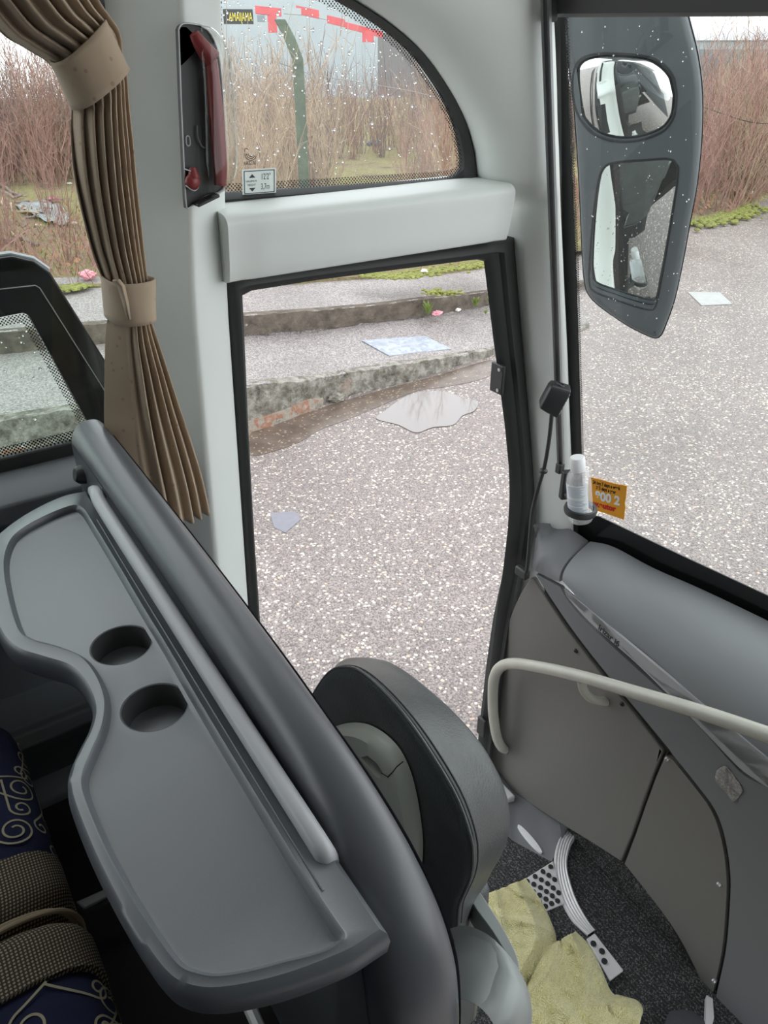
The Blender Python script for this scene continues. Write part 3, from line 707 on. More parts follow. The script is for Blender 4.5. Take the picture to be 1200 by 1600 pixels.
# ---- arched quarter window (window_2)
YA = 1.545
arch_out = [(745, 283), (741, 240), (727, 192), (700, 140), (660, 84), (612, 40), (556, 2), (490, -36), (410, -64), (325, -78)]
arch_in = [(722, 262), (719, 228), (708, 186), (684, 136), (645, 84), (600, 45), (545, 10), (484, -20), (408, -44), (334, -56)]
bot_out = [(325, 321), (345, 319), (420, 312), (560, 300), (700, 289), (735, 286)]
bot_in = [(336, 302), (350, 301), (420, 297), (560, 288), (680, 280), (708, 275)]
P3 = lambda pts, y: [PY(a, b, y) for a, b in pts]
outer = cr([(*p, 0) for p in bot_out+arch_out], 4); inner = cr([(*p, 0) for p in bot_in+arch_in], 4)
o3 = [PY(q.x, q.y, YA) for q in outer]; i3 = [PY(q.x, q.y, YA) for q in inner]
# left edges close straight
w2 = holder('window_2', PY(540, 290, YA+.02))
ring = MB(); n = min(len(o3), len(i3)); o3r = resample(o3+[o3[0]], 90)[:-1]; i3r = resample(i3+[i3[0]], 90)[:-1]
ring.loft([[q+Vector((0, .012, 0)) for q in o3r], [q+Vector((0, -.012, 0)) for q in o3r], [a.lerp(b, .5)+Vector((0, -.02, 0)) for a, b in zip(o3r, i3r)], [q+Vector((0, -.008, 0)) for q in i3r], [q+Vector((0, .012, 0)) for q in i3r]], True, wrap=True)
ring.build('window_rubber', M['rubber'], w2, smooth=50)
MB().fill([q+Vector((0, .004, 0)) for q in o3r]).build('pane', M['glass'], w2, smooth=0)
cen = sum(i3r, Vector())/len(i3r)
i4 = []
for k, q in enumerate(i3r):
    a, b = i3r[k-1], i3r[(k+1) % len(i3r)]; t = (b-a).normalized(); nn = Vector((-t.z, 0, t.x))
    if nn.dot(cen-q) < 0: nn = -nn
    i4.append(q+nn*.016)
MB().loft([[q+Vector((0, .002, 0)) for q in i3r], [q+Vector((0, .002, 0)) for q in i4]], True).build('dotted_edge', M['dots'], w2, smooth=0)
# etched maker's mark, read from outside (so mirrored from in here)
ex = Vector((-1, 0, 0)); ez = Vector((0, 0, 1)); o = PY(400, 257, YA+.001)
mb = MB(); mb.text('IRIZAR', .0095, o, ex, ez, wide=.95, bold=.0001)
c0 = PY(390, 243, YA+.001)
def arc_strip(c, r, a0, a1, w):
    A = [c+Vector((math.cos(R(lerp(a0, a1, k/10)))*(r-w), 0, math.sin(R(lerp(a0, a1, k/10)))*(r-w))) for k in range(11)]
    B = [c+Vector((math.cos(R(lerp(a0, a1, k/10)))*(r+w), 0, math.sin(R(lerp(a0, a1, k/10)))*(r+w))) for k in range(11)]
    mb.loft([A, B])
for r in (.006, .0095, .013): arc_strip(c0+Vector((.003, 0, .004)), r, 180, 330, .0007)
arc_strip(c0+Vector((-.006, 0, .009)), .004, 20, 200, .0007)
mb.build('etched_mark', M['sign_black'], w2, smooth=0)
def raindrops(name, par, fn, n, seed, r0=.0012, r1=.0042, nrm=(0, 1, 0)):
    rr = random.Random(seed); mb = MB(); nv = Vector(nrm).normalized(); rot = nv.to_track_quat('Z', 'Y').to_matrix()
    for _ in range(n):
        q = fn(rr)
        if q is None: continue
        r = lerp(r0, r1, rr.random()**2.2); mb.ball(q, r, 1, (1, rr.uniform(1, 1.5), .5), rot)
    return mb.build(name, M['drop'], par, smooth=80, weld=False, kind='stuff', label='clear raindrops')
def arch_pt(rr):
    for _ in range(40):
        x = rr.uniform(340, 720); y = rr.uniform(0, 275)**1.0
        if rr.random() > (1.0 if y < 150 else .35): continue
        lim = interp([(334, -60), (545, 10), (645, 84), (708, 186), (722, 262)], x)
        if y > lim+8: return PY(x, y, YA+.008)
raindrops('raindrops', w2, arch_pt, 380, 1, .001, .0034)

# ---- door opening: black rubber seal
so_l = [(352, 428), (358, 500), (365, 600), (371, 690), (378, 800), (384, 890), (390, 985)]
si_l = [(383, 466), (387, 560), (391, 660), (396, 760), (401, 850), (407, 935), (412, 1012)]
so_r = [(803, 371), (810, 460), (817, 540), (824, 620), (832, 720), (835, 770), (833, 815), (824, 870), (811, 925), (797, 985), (785, 1060), (776, 1130), (768, 1195)]
si_r = [(764, 411), (771, 470), (778, 530), (786, 590), (796, 670), (802, 735), (803, 780), (800, 830), (793, 890), (784, 950), (774, 1030), (763, 1100), (752, 1175)]
def down(pts, y, zb):
    q = P3(pts, y); a = q[-1]; q.append(Vector((a.x-.0, a.y, zb))); return q
OL, IL = down(so_l, YW, .3), down(si_l, YW, .3); OR, IR = down(so_r, YW, .3), down(si_r, YW, .3)
it = P3([(383, 466), (386, 462), (396, 458), (500, 441), (620, 425), (720, 412), (750, 408), (760, 408), (764, 411)], YW)
ot = P3([(352, 428), (460, 413), (580, 398), (700, 384), (803, 371)], YW)
path_o = OL[::-1]+ot[1:-1]+OR; path_i = IL[::-1]+it[1:-1]+IR
po = []; pi = []
for (a, b), n in (((OL[::-1], IL[::-1]), 40), ((ot, it), 30), ((OR, IR), 60)):
    A = resample(a, n); B = resample(b, n); po += A[:-1] if n != 60 else A; pi += B[:-1] if n != 60 else B
secs = [[q+Vector((0, .09, 0)) for q in po], [q+Vector((0, 0, 0)) for q in po], [a.lerp(b, .25)+Vector((0, -.014, 0)) for a, b in zip(po, pi)], [a.lerp(b, .55)+Vector((0, -.016, 0)) for a, b in zip(po, pi)], [a.lerp(b, .62)+Vector((0, -.002, 0)) for a, b in zip(po, pi)],
        [a.lerp(b, .9)+Vector((0, .004, 0)) for a, b in zip(po, pi)], [q+Vector((0, .02, 0)) for q in pi], [q+Vector((.095 if k > len(pi)-60 else 0, .10, 0)) for k, q in enumerate(pi)]]
MB().loft(secs).build('trim_2', M['rubber'], kind='structure', smooth=50)
# latch striker on the front jamb
t = thing('door_striker', PY(783, 592, YW), 'small black door striker on the front edge of the doorway, below the header', 'striker')
q = PY(784, 592, YW-.0)
MB().box(q+Vector((-.006, .01, 0)), (.012, .05, .085)).build('plate', M['black'], t, bevel=.003)
for dz in (-.03, .03): MB().lathe([(0, 0), (.005, 0), (.005, .004), (0, .004)], 10, Matrix.Translation(q+Vector((-.016, -.002, dz))) @ Matrix.Rotation(R(90), 4, 'Y')).build('screw', M['rivet'], t)
t = thing('door_striker', PY(755, 1137, YW), 'small black door striker low on the front edge of the doorway, behind the leather seat', 'striker')
q = PY(757, 1137, YW); MB().box(q+Vector((-.006, .01, 0)), (.012, .04, .085)).build('plate', M['black'], t, bevel=.003)

# ---- A pillar and arch surround (one pale vinyl moulding)
rowsL = [(803, 1010, 1.5), (812, 930, 1.5), (826, 868, 1.5), (834, 815, 1.5), (835, 770, 1.5), (832, 720, 1.5), (824, 620, 1.5), (817, 540, 1.5), (810, 460, 1.5), (803, 371, 1.5), (800, 335, 1.51), (797, 305, 1.53), (747, 283, YA-.005)]
rowsL += [(a, b, YA-.012) for a, b in arch_out[1:]]
rowsR = [(897, 1010), (897, 930), (897, 880), (896, 830), (895, 780), (893, 720), (889, 620), (886, 540), (882, 460), (878, 371), (876, 335), (875, 305), (874, 270), (873, 232), (871, 190), (870, 140), (868, 84), (866, 40), (864, 0), (862, -60), (858, -130), (850, -220)]
secs = []
nL = cr([PY(a, b, y) for a, b, y in rowsL], 3); nR = cr([PY(a, b, 1.385) for a, b in rowsR], 3)
inw = Vector((-.45, -.88, 0)).normalized()
for k, (a, b) in enumerate(zip(nL, nR)):
    s = k/(len(nL)-1); sec = [a+Vector((0, .05, 0))]
    rec = .05*max(0, min(1, (s-.5)/.12))
    for j in range(15):
        u = j/14; q = a.lerp(b, u)
        bul = .035*math.sin(math.pi*min(1, u*1.0))**.6 + rec*(1-math.exp(-u*9))*(1-u)
        sec.append(q+inw*bul)
    sec.append(b+Vector((.03, .03, 0))); secs.append(sec)
MB().loft(secs).build('trim_3', M['vinyl'], kind='structure', smooth=70)

# ---- windscreen (window_3)
def WX(y, z): return 1.76-.113*(y/1.38)**2-.187*(z-1.64)
def PW(px, py, off=0.0):
    d = ray(px, py); lo, hi = .3, 6.0
    for _ in range(60):
        m = (lo+hi)/2; q = CAM+d*m
        if q.x < WX(q.y, q.z)-off: lo = m
        else: hi = m
    return CAM+d*lo
w3 = holder('window_3', (1.7, .6, 1.6))
ys = [lerp(-.9, 1.40, k/24) for k in range(25)]; zs = [lerp(1.56, 3.35, k/8) for k in range(9)]
MB().loft([[Vector((WX(y, z)+.004, y, z)) for y in ys] for z in zs]).build('pane', M['glass'], w3, smooth=80)
def band(name, A, B, mat, off=.003, n=60, th=.004):
    a = [PW(p.x, p.y, off) for p in resample([(*p, 0) for p in A], n)]; b = [PW(p.x, p.y, off) for p in resample([(*p, 0) for p in B], n)]
    mb = MB(); mb.loft([a, b, [q+Vector((.004, 0, 0)) for q in b], [q+Vector((.004, 0, 0)) for q in a]], wrap=True); return mb.build(name, mat, w3, smooth=60)
band('side_frit', [(862, -60), (866, 40), (880, 420), (893, 720), (896, 850)], [(878, -60), (884, 60), (899, 420), (908, 720), (911, 850)], M['frit'])
band('side_dots', [(878, -60), (884, 60), (899, 420), (908, 720), (910, 780)], [(881, -60), (888, 60), (903, 420), (911, 720), (913, 780)], M['dots_screen'])
band('bottom_frit', [(896, 806), (934, 806), (1060, 866), (1200, 931), (1420, 1030)], [(890, 850), (958, 868), (1080, 926), (1200, 985), (1420, 1095)], M['frit'])
def scr_pt(rr):
    x = rr.uniform(905, 1090); y = rr.uniform(40, 520); return PW(x, y, -.01)
raindrops('raindrops', w3, scr_pt, 130, 4, .0008, .0022, (1, 0, .2))
# ---- open door leaf, slid back outside the side window
YD = 1.76
d1 = holder('door_1', (0, YD, .5))
leaf = [(-.75, 2.50), (-.2, 2.535), (.26, 2.545), (.30, 2.53), (.325, 2.505), (.40, 2.30), (.475, 2.06), (.52, 1.82), (.525, 1.6), (.525, .55), (-.75, .55)]
gl = [PY(a, b, YD-.022) for a, b in ((-160, 514), (0, 497), (36, 490), (45, 493), (160, 702), (210, 790))]
gl = [(q.x, q.z) for q in gl]; gl = gl[:5]+[(min(.42, gl[4][0]+.05), 1.92), (.43, 1.78), (.43, 1.45), (-.66, 1.45)]
gl[0] = (-.66, gl[0][1])
v3 = lambda pts, y: [Vector((x, y, z)) for x, z in pts]
leafc = v3(leaf, YD-.02); holec = v3(gl, YD-.02)
MB().slab(leafc, [holec], (0, .035, 0)).build('door_frame', M['frit'], d1, smooth=0, bevel=.004)
MB().fill(v3(off2(gl, -.01), YD-.004)).build('pane', M['glass_door'], d1, smooth=0)
gi = off2(gl, .018)
MB().loft([v3(gl, YD-.021), v3(gi, YD-.021)], True).build('dotted_edge', M['dots'], d1, smooth=0)
rim = v3([(-.75, 2.50), (-.2, 2.535), (.26, 2.545), (.30, 2.53), (.325, 2.505)], YD)
MB().tube(rim, .007, 6).build('edge_highlight', M['bar'], d1)  # pale tube painted in as the highlight along the glass edge
a = [PY(x, y, YD-.024) for x, y in ((-150, 470), (0, 452), (55, 446), (62, 450), (160, 605), (175, 630))]
MB().tube(a, .0012, 4).build('seal_line', M['alu_dark'], d1)
raindrops('raindrops', d1, lambda rr: PY(rr.uniform(-60, 100), rr.uniform(500, 700), YD+.004) , 60, 9, .0015, .005)

# ---- roller blind over the windscreen and its guide rail
t = thing('roller_blind', PW(1000, 15, .06), 'dark grey roller blind bottom bar across the top of the windscreen', 'blind')
y0, y1 = 1.335, -.3
def bar(py0, py1, px):  return PW(px, py0, .05), PW(px, py1, .05)
A0, B0 = bar(-26, 27, 846); A1, B1 = bar(-40, 25, 1260)
mb = MB(); sec = []
for p, q in ((A0, B0), (A1, B1)):
    d = (p-q); sec.append([q, q+d*.1+Vector((-.014, 0, 0)), q+d*.5+Vector((-.018, 0, 0)), q+d*1.6+Vector((-.018, 0, 0)), q+d*1.6+Vector((.02, 0, 0)), q+Vector((.015, 0, 0))])
mb.loft(sec, True, True).build('bottom_bar', plain('blind_bar', srgb(84, 84, 84), .5), t, smooth=30)
mb = MB(); q = PW(857, 12, .075); mb.box(q, (.03, .03, .05)); mb.build('end_bracket', M['black'], t, bevel=.004)
rail = [PY(a, b, 1.352) for a, b in ((852, -60), (853, 30), (862, 300), (869, 500), (876, 724))]
rs = resample(rail, 20); mb = MB()
side = Vector((.62, -.78, 0)).normalized(); nrm = Vector((-.78, -.62, 0)).normalized()
mb.loft([[q-side*.010+nrm*.004, q-side*.008-nrm*.014+nrm*.026, q-side*.004+nrm*.012, q-side*.003+nrm*.003, q+side*.003+nrm*.003, q+side*.004+nrm*.012, q+side*.008+nrm*.012, q+side*.010-nrm*.01, q-side*.010-nrm*.01] for q in rs], True, True)
mb.build('guide_rail', M['alu_dark'], t, smooth=30)
mb = MB(); mb.box(rs[-1]+nrm*.006+Vector((0, 0, -.012)), (.02, .02, .032)); mb.build('rail_end_cap', M['black'], t, bevel=.004)

# ---- floors and steps
Z1, Z2 = .45, .43
mb = MB(); mb.add([(.25, .3, Z1-.03), (1.50, .3, Z1-.03), (1.50, 1.36, Z1-.03), (.25, 1.36, Z1-.03), (.25, .3, Z1-.08), (1.50, .3, Z1-.08), (1.50, 1.36, Z1-.08), (.25, 1.36, Z1-.08)], [(0, 1, 2, 3), (4, 5, 6, 7), (0, 1, 5, 4), (1, 2, 6, 5), (2, 3, 7, 6), (3, 0, 4, 7)])
mb.build('floor', M['carpet'], kind='structure', smooth=0)
MB().box((.90, 1.42, Z1-.03), (1.22, .13, .06)).build('trim_4', M['alu'], kind='structure', bevel=.006)   # door sill
nos_o = [PZ(a, b, Z2) for a, b in ((892, 1286), (878, 1302), (869, 1322), (864, 1350), (866, 1384), (874, 1412), (890, 1442), (905, 1458), (916, 1468))]
nos_i = [PZ(a, b, Z2) for a, b in ((912, 1298), (900, 1310), (890, 1328), (885, 1356), (891, 1386), (901, 1414), (914, 1438), (922, 1450), (929, 1459))]
no, ni = resample(cr(nos_o, 6), 40), resample(cr(nos_i, 6), 40)
# carpet left of the nosing (entrance step) and right of it (below the panel)
left = no+[PZ(954, 1534, Z2), PZ(900, 1640, Z2), PZ(880, 1750, Z2)]
lp = [Vector((q.x, q.y, Z1)) for q in left]+[Vector((.3, .1, Z1)), Vector((.3, 1.355, Z1)), Vector((1.36, 1.355, Z1)), PZ(800, 1313, Z1), PZ(862, 1347, Z1), PZ(890, 1290, Z1)]
MB().slab(lp, [], (0, 0, -.028)).build('floor_step', M['carpet'], kind='structure', smooth=0)
far_edge = [Vector((1.60, 1.25, Z2)), Vector((1.60, .9, Z2)), Vector((1.60, .5, Z2)), Vector((1.60, -.2, Z2))]
nr = [PZ(974, 1518, Z2), PZ(954, 1534, Z2), PZ(900, 1640, Z2), PZ(880, 1750, Z2)]
MB().slab(ni+nr+far_edge[::-1], [], (0, 0, -.008)).build('floor_platform', M['carpet'], kind='structure', smooth=0)
t = thing('step_nosing', sum(no, Vector())/40, 'curved ribbed aluminium nosing edging the raised carpeted step', 'step edging')
mb = MB(); ups = (.002, .008, .009, .006, .009, .006, .009, .006, .009, .006, .009, .003)
mb.loft([[a.lerp(b, k/11)+Vector((0, 0, ups[k]+.016)) for a, b in zip(no, ni)] for k in range(12)]+[[b+Vector((0, 0, -.01)) for b in ni], [a+Vector((0, 0, -.03)) for a in no]], wrap=True)
mb.build('ribbed_strip', M['alu'], t, smooth=35)
def perforated(name, px4, z, label, rows, dots, rad):
    q = [PZ(a, b, z) for a, b in px4]; t = thing(name, sum(q, Vector())/4, label, 'step plate')
    MB().prism([v+Vector((0, 0, -.004)) for v in q], (0, 0, .008)).build('plate', M['alu'], t, smooth=0, bevel=.002)
    for (u, v) in dots:
        c = q[0].lerp(q[1], u).lerp(q[3].lerp(q[2], u), v)+Vector((0, 0, .0045))
        MB().lathe([(0, 0), (rad, 0), (rad, .0035), (rad*.8, .0045), (0, .0045)], 14, Matrix.Translation(c)).build('anti_slip_stud', M['sign_black'], t, smooth=0)
dots = [(.13+.25*i+(.0 if j % 2 == 0 else .12), .1+.16*j) for j in range(6) for i in range(4) if .13+.25*i+(.0 if j % 2 == 0 else .12) < 1.0]
perforated('step_plate', ((814, 1378), (864, 1346), (882, 1412), (846, 1427)), Z1+.004, 'pale perforated step plate with black studs between the two carpets, above the towel', 0, dots, .0085)
perforated('step_plate', ((916, 1468), (929, 1459), (974, 1517), (953, 1533)), Z2+.022, 'short pale step plate with black studs at the end of the curved nosing', 0, [(.3, .18), (.55, .42), (.3, .62)], .0095)
# passenger floor (dark) under tray and seats, with the raised deck edge
MB().box((-.35, .55, 1.27), (1.25, 1.9, .06)).build('floor_passenger', M['dark'], kind='structure', smooth=0)
# ================================================================ FRONT PANEL, HANDRAIL, SMALL THINGS BY THE WINDSCREEN
pn = Vector((-1, 0, -.035)).normalized(); p0 = Vector((1.5, 1, 1.45))
def PD(px, py, off=0.0): return PN(px, py, p0+pn*off, pn)
t = thing('dashboard', Vector((1.53, .8, .62)), 'grey moulded front panel below the windscreen with screwed access cover', 'dashboard')
def panel(name, pxs, off, mat, th=.016, bevel=.005, smooth_path=True, label=None):
    pts = [PD(a, b, off) for a, b in pxs]; return MB().slab(pts, [], -pn*th).build(name, mat, t, smooth=30, bevel=bevel, seg=3, label=label)
sm = lambda pts, per=4: [(q.x, q.y) for q in cr([(*p, 0) for p in pts], per)]
# backing
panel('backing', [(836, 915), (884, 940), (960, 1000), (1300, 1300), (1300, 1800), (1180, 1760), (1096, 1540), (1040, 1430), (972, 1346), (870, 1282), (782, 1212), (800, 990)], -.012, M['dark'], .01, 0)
# big lower panel
gapL = [(1036, 1174), (1020, 1212), (1004, 1256), (988, 1302), (972, 1346)]
A = sm([(830, 902), (812, 930), (795, 970), (784, 1010), (776, 1070), (770, 1130), (767, 1180), (770, 1200)])+[(782, 1216)]+sm([(800, 1236), (838, 1262), (870, 1283), (920, 1314), (970, 1346)])+gapL[::-1][1:]+sm([(1034, 1172), (1000, 1128), (960, 1080), (900, 1004), (860, 946), (835, 906)])
panel('lower_panel', A, 0, M['plastic_warm'])
gapR = sm([(1046, 1180), (1080, 1222), (1112, 1266), (1128, 1312), (1136, 1370), (1134, 1430), (1128, 1490), (1112, 1562)])
B = [(837, 897)]+sm([(876, 918), (886, 936), (905, 960), (935, 990), (1000, 1050), (1040, 1086), (1095, 1138), (1130, 1178), (1156, 1206), (1180, 1222), (1206, 1232)])+[(1300, 1262), (1300, 1800), (1190, 1700), (1172, 1660)]+[(1118, 1562)]+[(a+5, b) for a, b in gapR[::-1]][1:]+sm([(1046, 1172), (1000, 1116), (950, 1056), (900, 992), (860, 934), (840, 902)])
panel('upper_panel', B, .004, M['plastic_mid'])
C = [(1040, 1180)]+[(a-1, b) for a, b in gapR][1:]+sm([(1108, 1560), (1070, 1480), (1034, 1424), (976, 1350)], 3)+[(a+5, b+3) for a, b in gapL[::-1]][1:]
panel('access_cover', C, .001, M['plastic_warm'])
# fold line across the access cover
a = [PD(x, y, .0025) for x, y in ((990, 1372), (1060, 1440), (1130, 1506), (1200, 1592), (1260, 1660))]
# soft top pads
def pad(name, T, B, mat, n=40, bul=.05, mid=None):
    T = resample(cr(T, 5), n); Bq = resample(cr(B, 5), n); secs = []
    for a, b in zip(T, Bq):
        c = Vector((b.x+.004, b.y*.6+a.y*.4, a.z-.015)); sec = []
        for k in range(13):
            u = k/12; sec.append(a*(1-u)**2+c*2*u*(1-u)+b*u*u)
        sec.append(b+Vector((.05, 0, .0))); sec.append(a+Vector((.02, 0, -.05))); secs.append(sec)
    return MB().loft(secs, True, True).build(name, mat, t, smooth=60)
T = [PW(x, y, .02) for x, y in ((922, 846), (958, 854), (1018, 886), (1095, 920), (1200, 970), (1320, 1030), (1420, 1082))]
Bp = [PD(x, y, .012) for x, y in ((879, 916), (915, 946), (960, 990), (1008, 1042), (1088, 1095), (1152, 1148), (1200, 1190))]
Bp = [PD(879, 908, .012), PD(912, 944, .012), PD(948, 978, .012), PD(1008, 1046, .012), PD(1088, 1097, .012), PD(1152, 1150, .012), PD(1200, 1190, .012), PD(1320, 1290, .012)]
pad('top_pad', T, Bp, M['pad'])
T2 = [PW(x, y, .03) for x, y in ((846, 817), (866, 819), (895, 829), (920, 843))]
T2 = [PY(833, 820, 1.44), PY(848, 817, 1.43), PW(868, 820, .035), PW(895, 829, .03), PW(919, 845, .022)]
B2 = [PY(831, 886, 1.45), PD(838, 893, .006), PD(850, 899, .010), PD(862, 905, .012), PD(874, 909, .012)]
pad('corner_pad', T2, B2, M['plastic_mid'], 24)
# base cover under the frit
# light strip with lettering
top = [PD(x, y, .016) for x, y in sm([(881, 920), (915, 948), (948, 979), (1008, 1047), (1088, 1098), (1152, 1151), (1200, 1191), (1300, 1270)])]
bot = [PD(x, y, .016) for x, y in sm([(884, 930), (905, 955), (932, 982), (1000, 1042), (1092, 1134), (1152, 1197), (1180, 1218), (1206, 1234)])]
tp, bt = resample(top, 40), resample(bot, 40)
strip = MB().loft([tp, bt, [q-pn*.008 for q in bt], [q-pn*.008 for q in tp]], True, wrap=True).build('trim_strip', plain('strip_silver', srgb(168, 170, 172), .35, .2), t, smooth=30)
e1 = PD(968, 1008, .012); e0 = PD(932, 976, .012); ex = (e1-e0).normalized(); ey = pn.cross(ex).normalized()
if ey.z < 0: ey = -ey
mb = MB(); o = PD(934.0, 982.5, .0168)
mb.text('Irizar i6', .030, o, ex, ey, wide=(e1-e0).length/.104, bold=.0008, lift=0); mb.build('lettering', M['sign_black'], strip, smooth=0)
# screws
def screw(px, py, r, mat, off=.012):
    c = PD(px, py, off); rot = pn.to_track_quat('Z', 'Y').to_matrix().to_4x4()
    MB().lathe([(0, 0), (r, -.01), (r, .002), (r*.75, .0045), (r*.3, .005), (r*.3, .003), (0, .003)], 16, Matrix.Translation(c) @ rot).build('screw', M[mat], t)
screw(900, 1017, .0075, 'screw', .001); screw(972, 1100, .0075, 'screw', .001)
screw(1042, 1186, .007, 'rivet', .004); screw(1123, 1382, .007, 'rivet', .004); screw(1115, 1533, .007, 'rivet', .004)
# scuffed adhesive patch
t_panel = t
pq = [PD(x, y, .006) for x, y in ((1120, 1204), (1134, 1197), (1146, 1212), (1160, 1232), (1156, 1243), (1145, 1252), (1132, 1236), (1118, 1222))]
mb = MB(); c = sum(pq, Vector())/len(pq); pc = cr(pq, 4, True)
mb.loft([[c.lerp(q, k/5)+pn*(.004*mnoise.noise(c.lerp(q, k/5)*220)+(.002 if k < 5 else 0)) for q in pc] for k in range(6)], True)
mb.build('adhesive_patch', plain('adhesive_scuffed', srgb(150, 148, 144), .4, bs=260, bst=1, bd=.004, var=.4, vs=150), t, smooth=30, label='scuffed grey adhesive left on the panel')
# stair wall sloping from the panel foot to the entrance step
top = resample([PD(776, 1196, -.014), PD(800, 1230, -.014), PD(838, 1258, -.014), PD(870, 1279, -.014), PD(892, 1292, -.014)], 30)
bot = resample([PZ(772, 1292, Z1), PZ(800, 1313, Z1), PZ(832, 1331, Z1), PZ(862, 1347, Z1), PZ(889, 1291, Z1)], 30)
MB().loft([top, bot, [q+Vector((.03, 0, -.06)) for q in bot], [q+Vector((.03, 0, 0)) for q in top]], wrap=True).build('wall_front_low', M['plastic_mid'], kind='structure', smooth=40)
SWN = (top[8]-bot[8]).cross(bot[14]-bot[8]).normalized(); SWN = SWN if SWN.x < 0 else -SWN
SWP = (top[10]+bot[10])*.5
# kick plate closing the gap under the panel
MB().prism([Vector((1.565, 1.25, Z2-.02)), Vector((1.565, -.2, Z2-.02)), Vector((1.565, -.2, .75)), Vector((1.565, 1.25, .75))], (.02, 0, 0)).build('trim_5', M['carpet'], kind='structure', smooth=0)
# oval step light in the stair wall
def PS(px, py, o=0.0): return PN(px, py, SWP+SWN*o, SWN)
c = PS(827, 1313, .004)
t = thing('step_light', c, 'slim white oval step light low in the stair wall above the lower carpet', 'light')
e = [PS(809, 1292, .004), PS(846, 1336, .004)]; ax = (e[1]-e[0]); L = ax.length/2; ax.normalize(); pr = SWN.cross(ax)
ov = lambda k, h, n=32: [c+ax*math.cos(2*math.pi*i/n)*L*k+pr*math.sin(2*math.pi*i/n)*.012*k+SWN*h for i in range(n)]
MB().loft([ov(1, -.01), ov(1, .003), ov(.93, .006), ov(.86, .004)], True, True).build('rim', M['white'], t, smooth=50)
MB().loft([ov(.86, .001), ov(.84, .006), ov(.5, .008)], True, True).build('lens', M['white'], t, smooth=60)
# handrail
def PH(px, py, x=1.40): return PX(px, py, x)
t = thing('handrail', PD(787, 1172), 'cream enamelled tubular handrail across the front panel', 'handrail')
pts = [PD(789, 1170, 0), PX(783, 1166, 1.485), PX(776, 1150, 1.455), PX(771, 1118, 1.44), PX(770, 1085, 1.435), PX(772, 1060, 1.43), PX(780, 1044, 1.42), PX(797, 1037, 1.412), PX(830, 1040, 1.40), PX(900, 1055, 1.40), PX(1000, 1084, 1.40), PX(1100, 1114, 1.40), PX(1200, 1148, 1.40), PX(1320, 1190, 1.40)]
MB().tube(cr(pts, 6), .0185, 16).build('rail', M['enamel'], t)
rot = pn.to_track_quat('Z', 'Y').to_matrix().to_4x4()
MB().lathe([(0, -.01), (.021, -.01), (.021, .003), (.019, .006), (0, .006)], 20, Matrix.Translation(PD(789, 1171, 0)) @ rot).build('flange', M['plastic_mid'], t)
mb = MB(); mb.tube(cr([PX(908, 1062, 1.402), PX(912, 1078, 1.42), PX(922, 1090, 1.445), PX(936, 1095, 1.475), PD(948, 1096, -.004)], 5), .0135, 14); mb.build('standoff', M['enamel'], t)

# flexible lamp on the A pillar
hp = PY(867, 622, 1.30)
t = thing('flexible_lamp', PY(822, 900, 1.40), 'black boxy lamp on a thin curved black stalk beside the blind rail', 'lamp')
st = cr([PY(823, 893, 1.40), PY(826, 865, 1.385), PY(829, 830, 1.375), PY(832, 800, 1.36), PY(840, 765, 1.345), PY(850, 732, 1.335), PY(856, 700, 1.325), PY(860, 670, 1.315), PY(863, 636, 1.305)], 6)
MB().tube(st, [.0062 if i < 25 else .0056 for i in range(len(st))], 10).build('stalk', M['black'], t)
fx = Vector((.70, -.62, -.35)).normalized(); fz = (Vector((0, 0, 1))-fx*fx.z).normalized(); fy = fz.cross(fx); rt = Matrix((fx, fy, fz)).transposed()
hb = MB(); sec = []
for u, w, h in ((-.030, .020, .028), (-.026, .026, .034), (-.01, .027, .037), (.02, .028, .040), (.024, .028, .040)):
    sec.append([hp+rt @ Vector((u, y*w, z*h)) for y, z in ((-1, -.8), (-.8, -1), (.8, -1), (1, -.8), (1, .8), (.8, 1), (-.8, 1), (-1, .8))])
hb.loft(sec, True, True).build('lamp_head', M['black'], t, smooth=50, bevel=.002)
def lens_mat():
    tt = NT('lens_lattice'); v = tt.vor(230); tt.set(Base_Color=tt.ramp(v.outputs['Distance'], [(.2, srgb(235, 238, 238)), (.5, srgb(150, 154, 154)), (.62, srgb(60, 62, 62))]), Roughness=.2); tt.bump(v.outputs['Distance'], .6, .003); return tt.mat
MB().box(hp+rt @ Vector((.0245, 0, -.002)), (.003, .046, .066), rt).build('lens', lens_mat(), t, bevel=.001)
MB().lathe([(0, 0), (.012, 0), (.012, .004), (.009, .005), (.009, .003), (0, .003)], 16, Matrix.Translation(hp+rt @ Vector((-.004, 0, .036))) @ rt.to_4x4()).build('switch_cap', M['black'], t)
q = PY(849, 736, 1.335); MB().ball(q, .0105, 2, (1.2, 1.2, .8)).build('clip', M['black'], t)
q = PY(823, 898, 1.40); MB().box(q+Vector((0, .02, -.002)), (.022, .05, .032)).build('base', M['black'], t, bevel=.005)

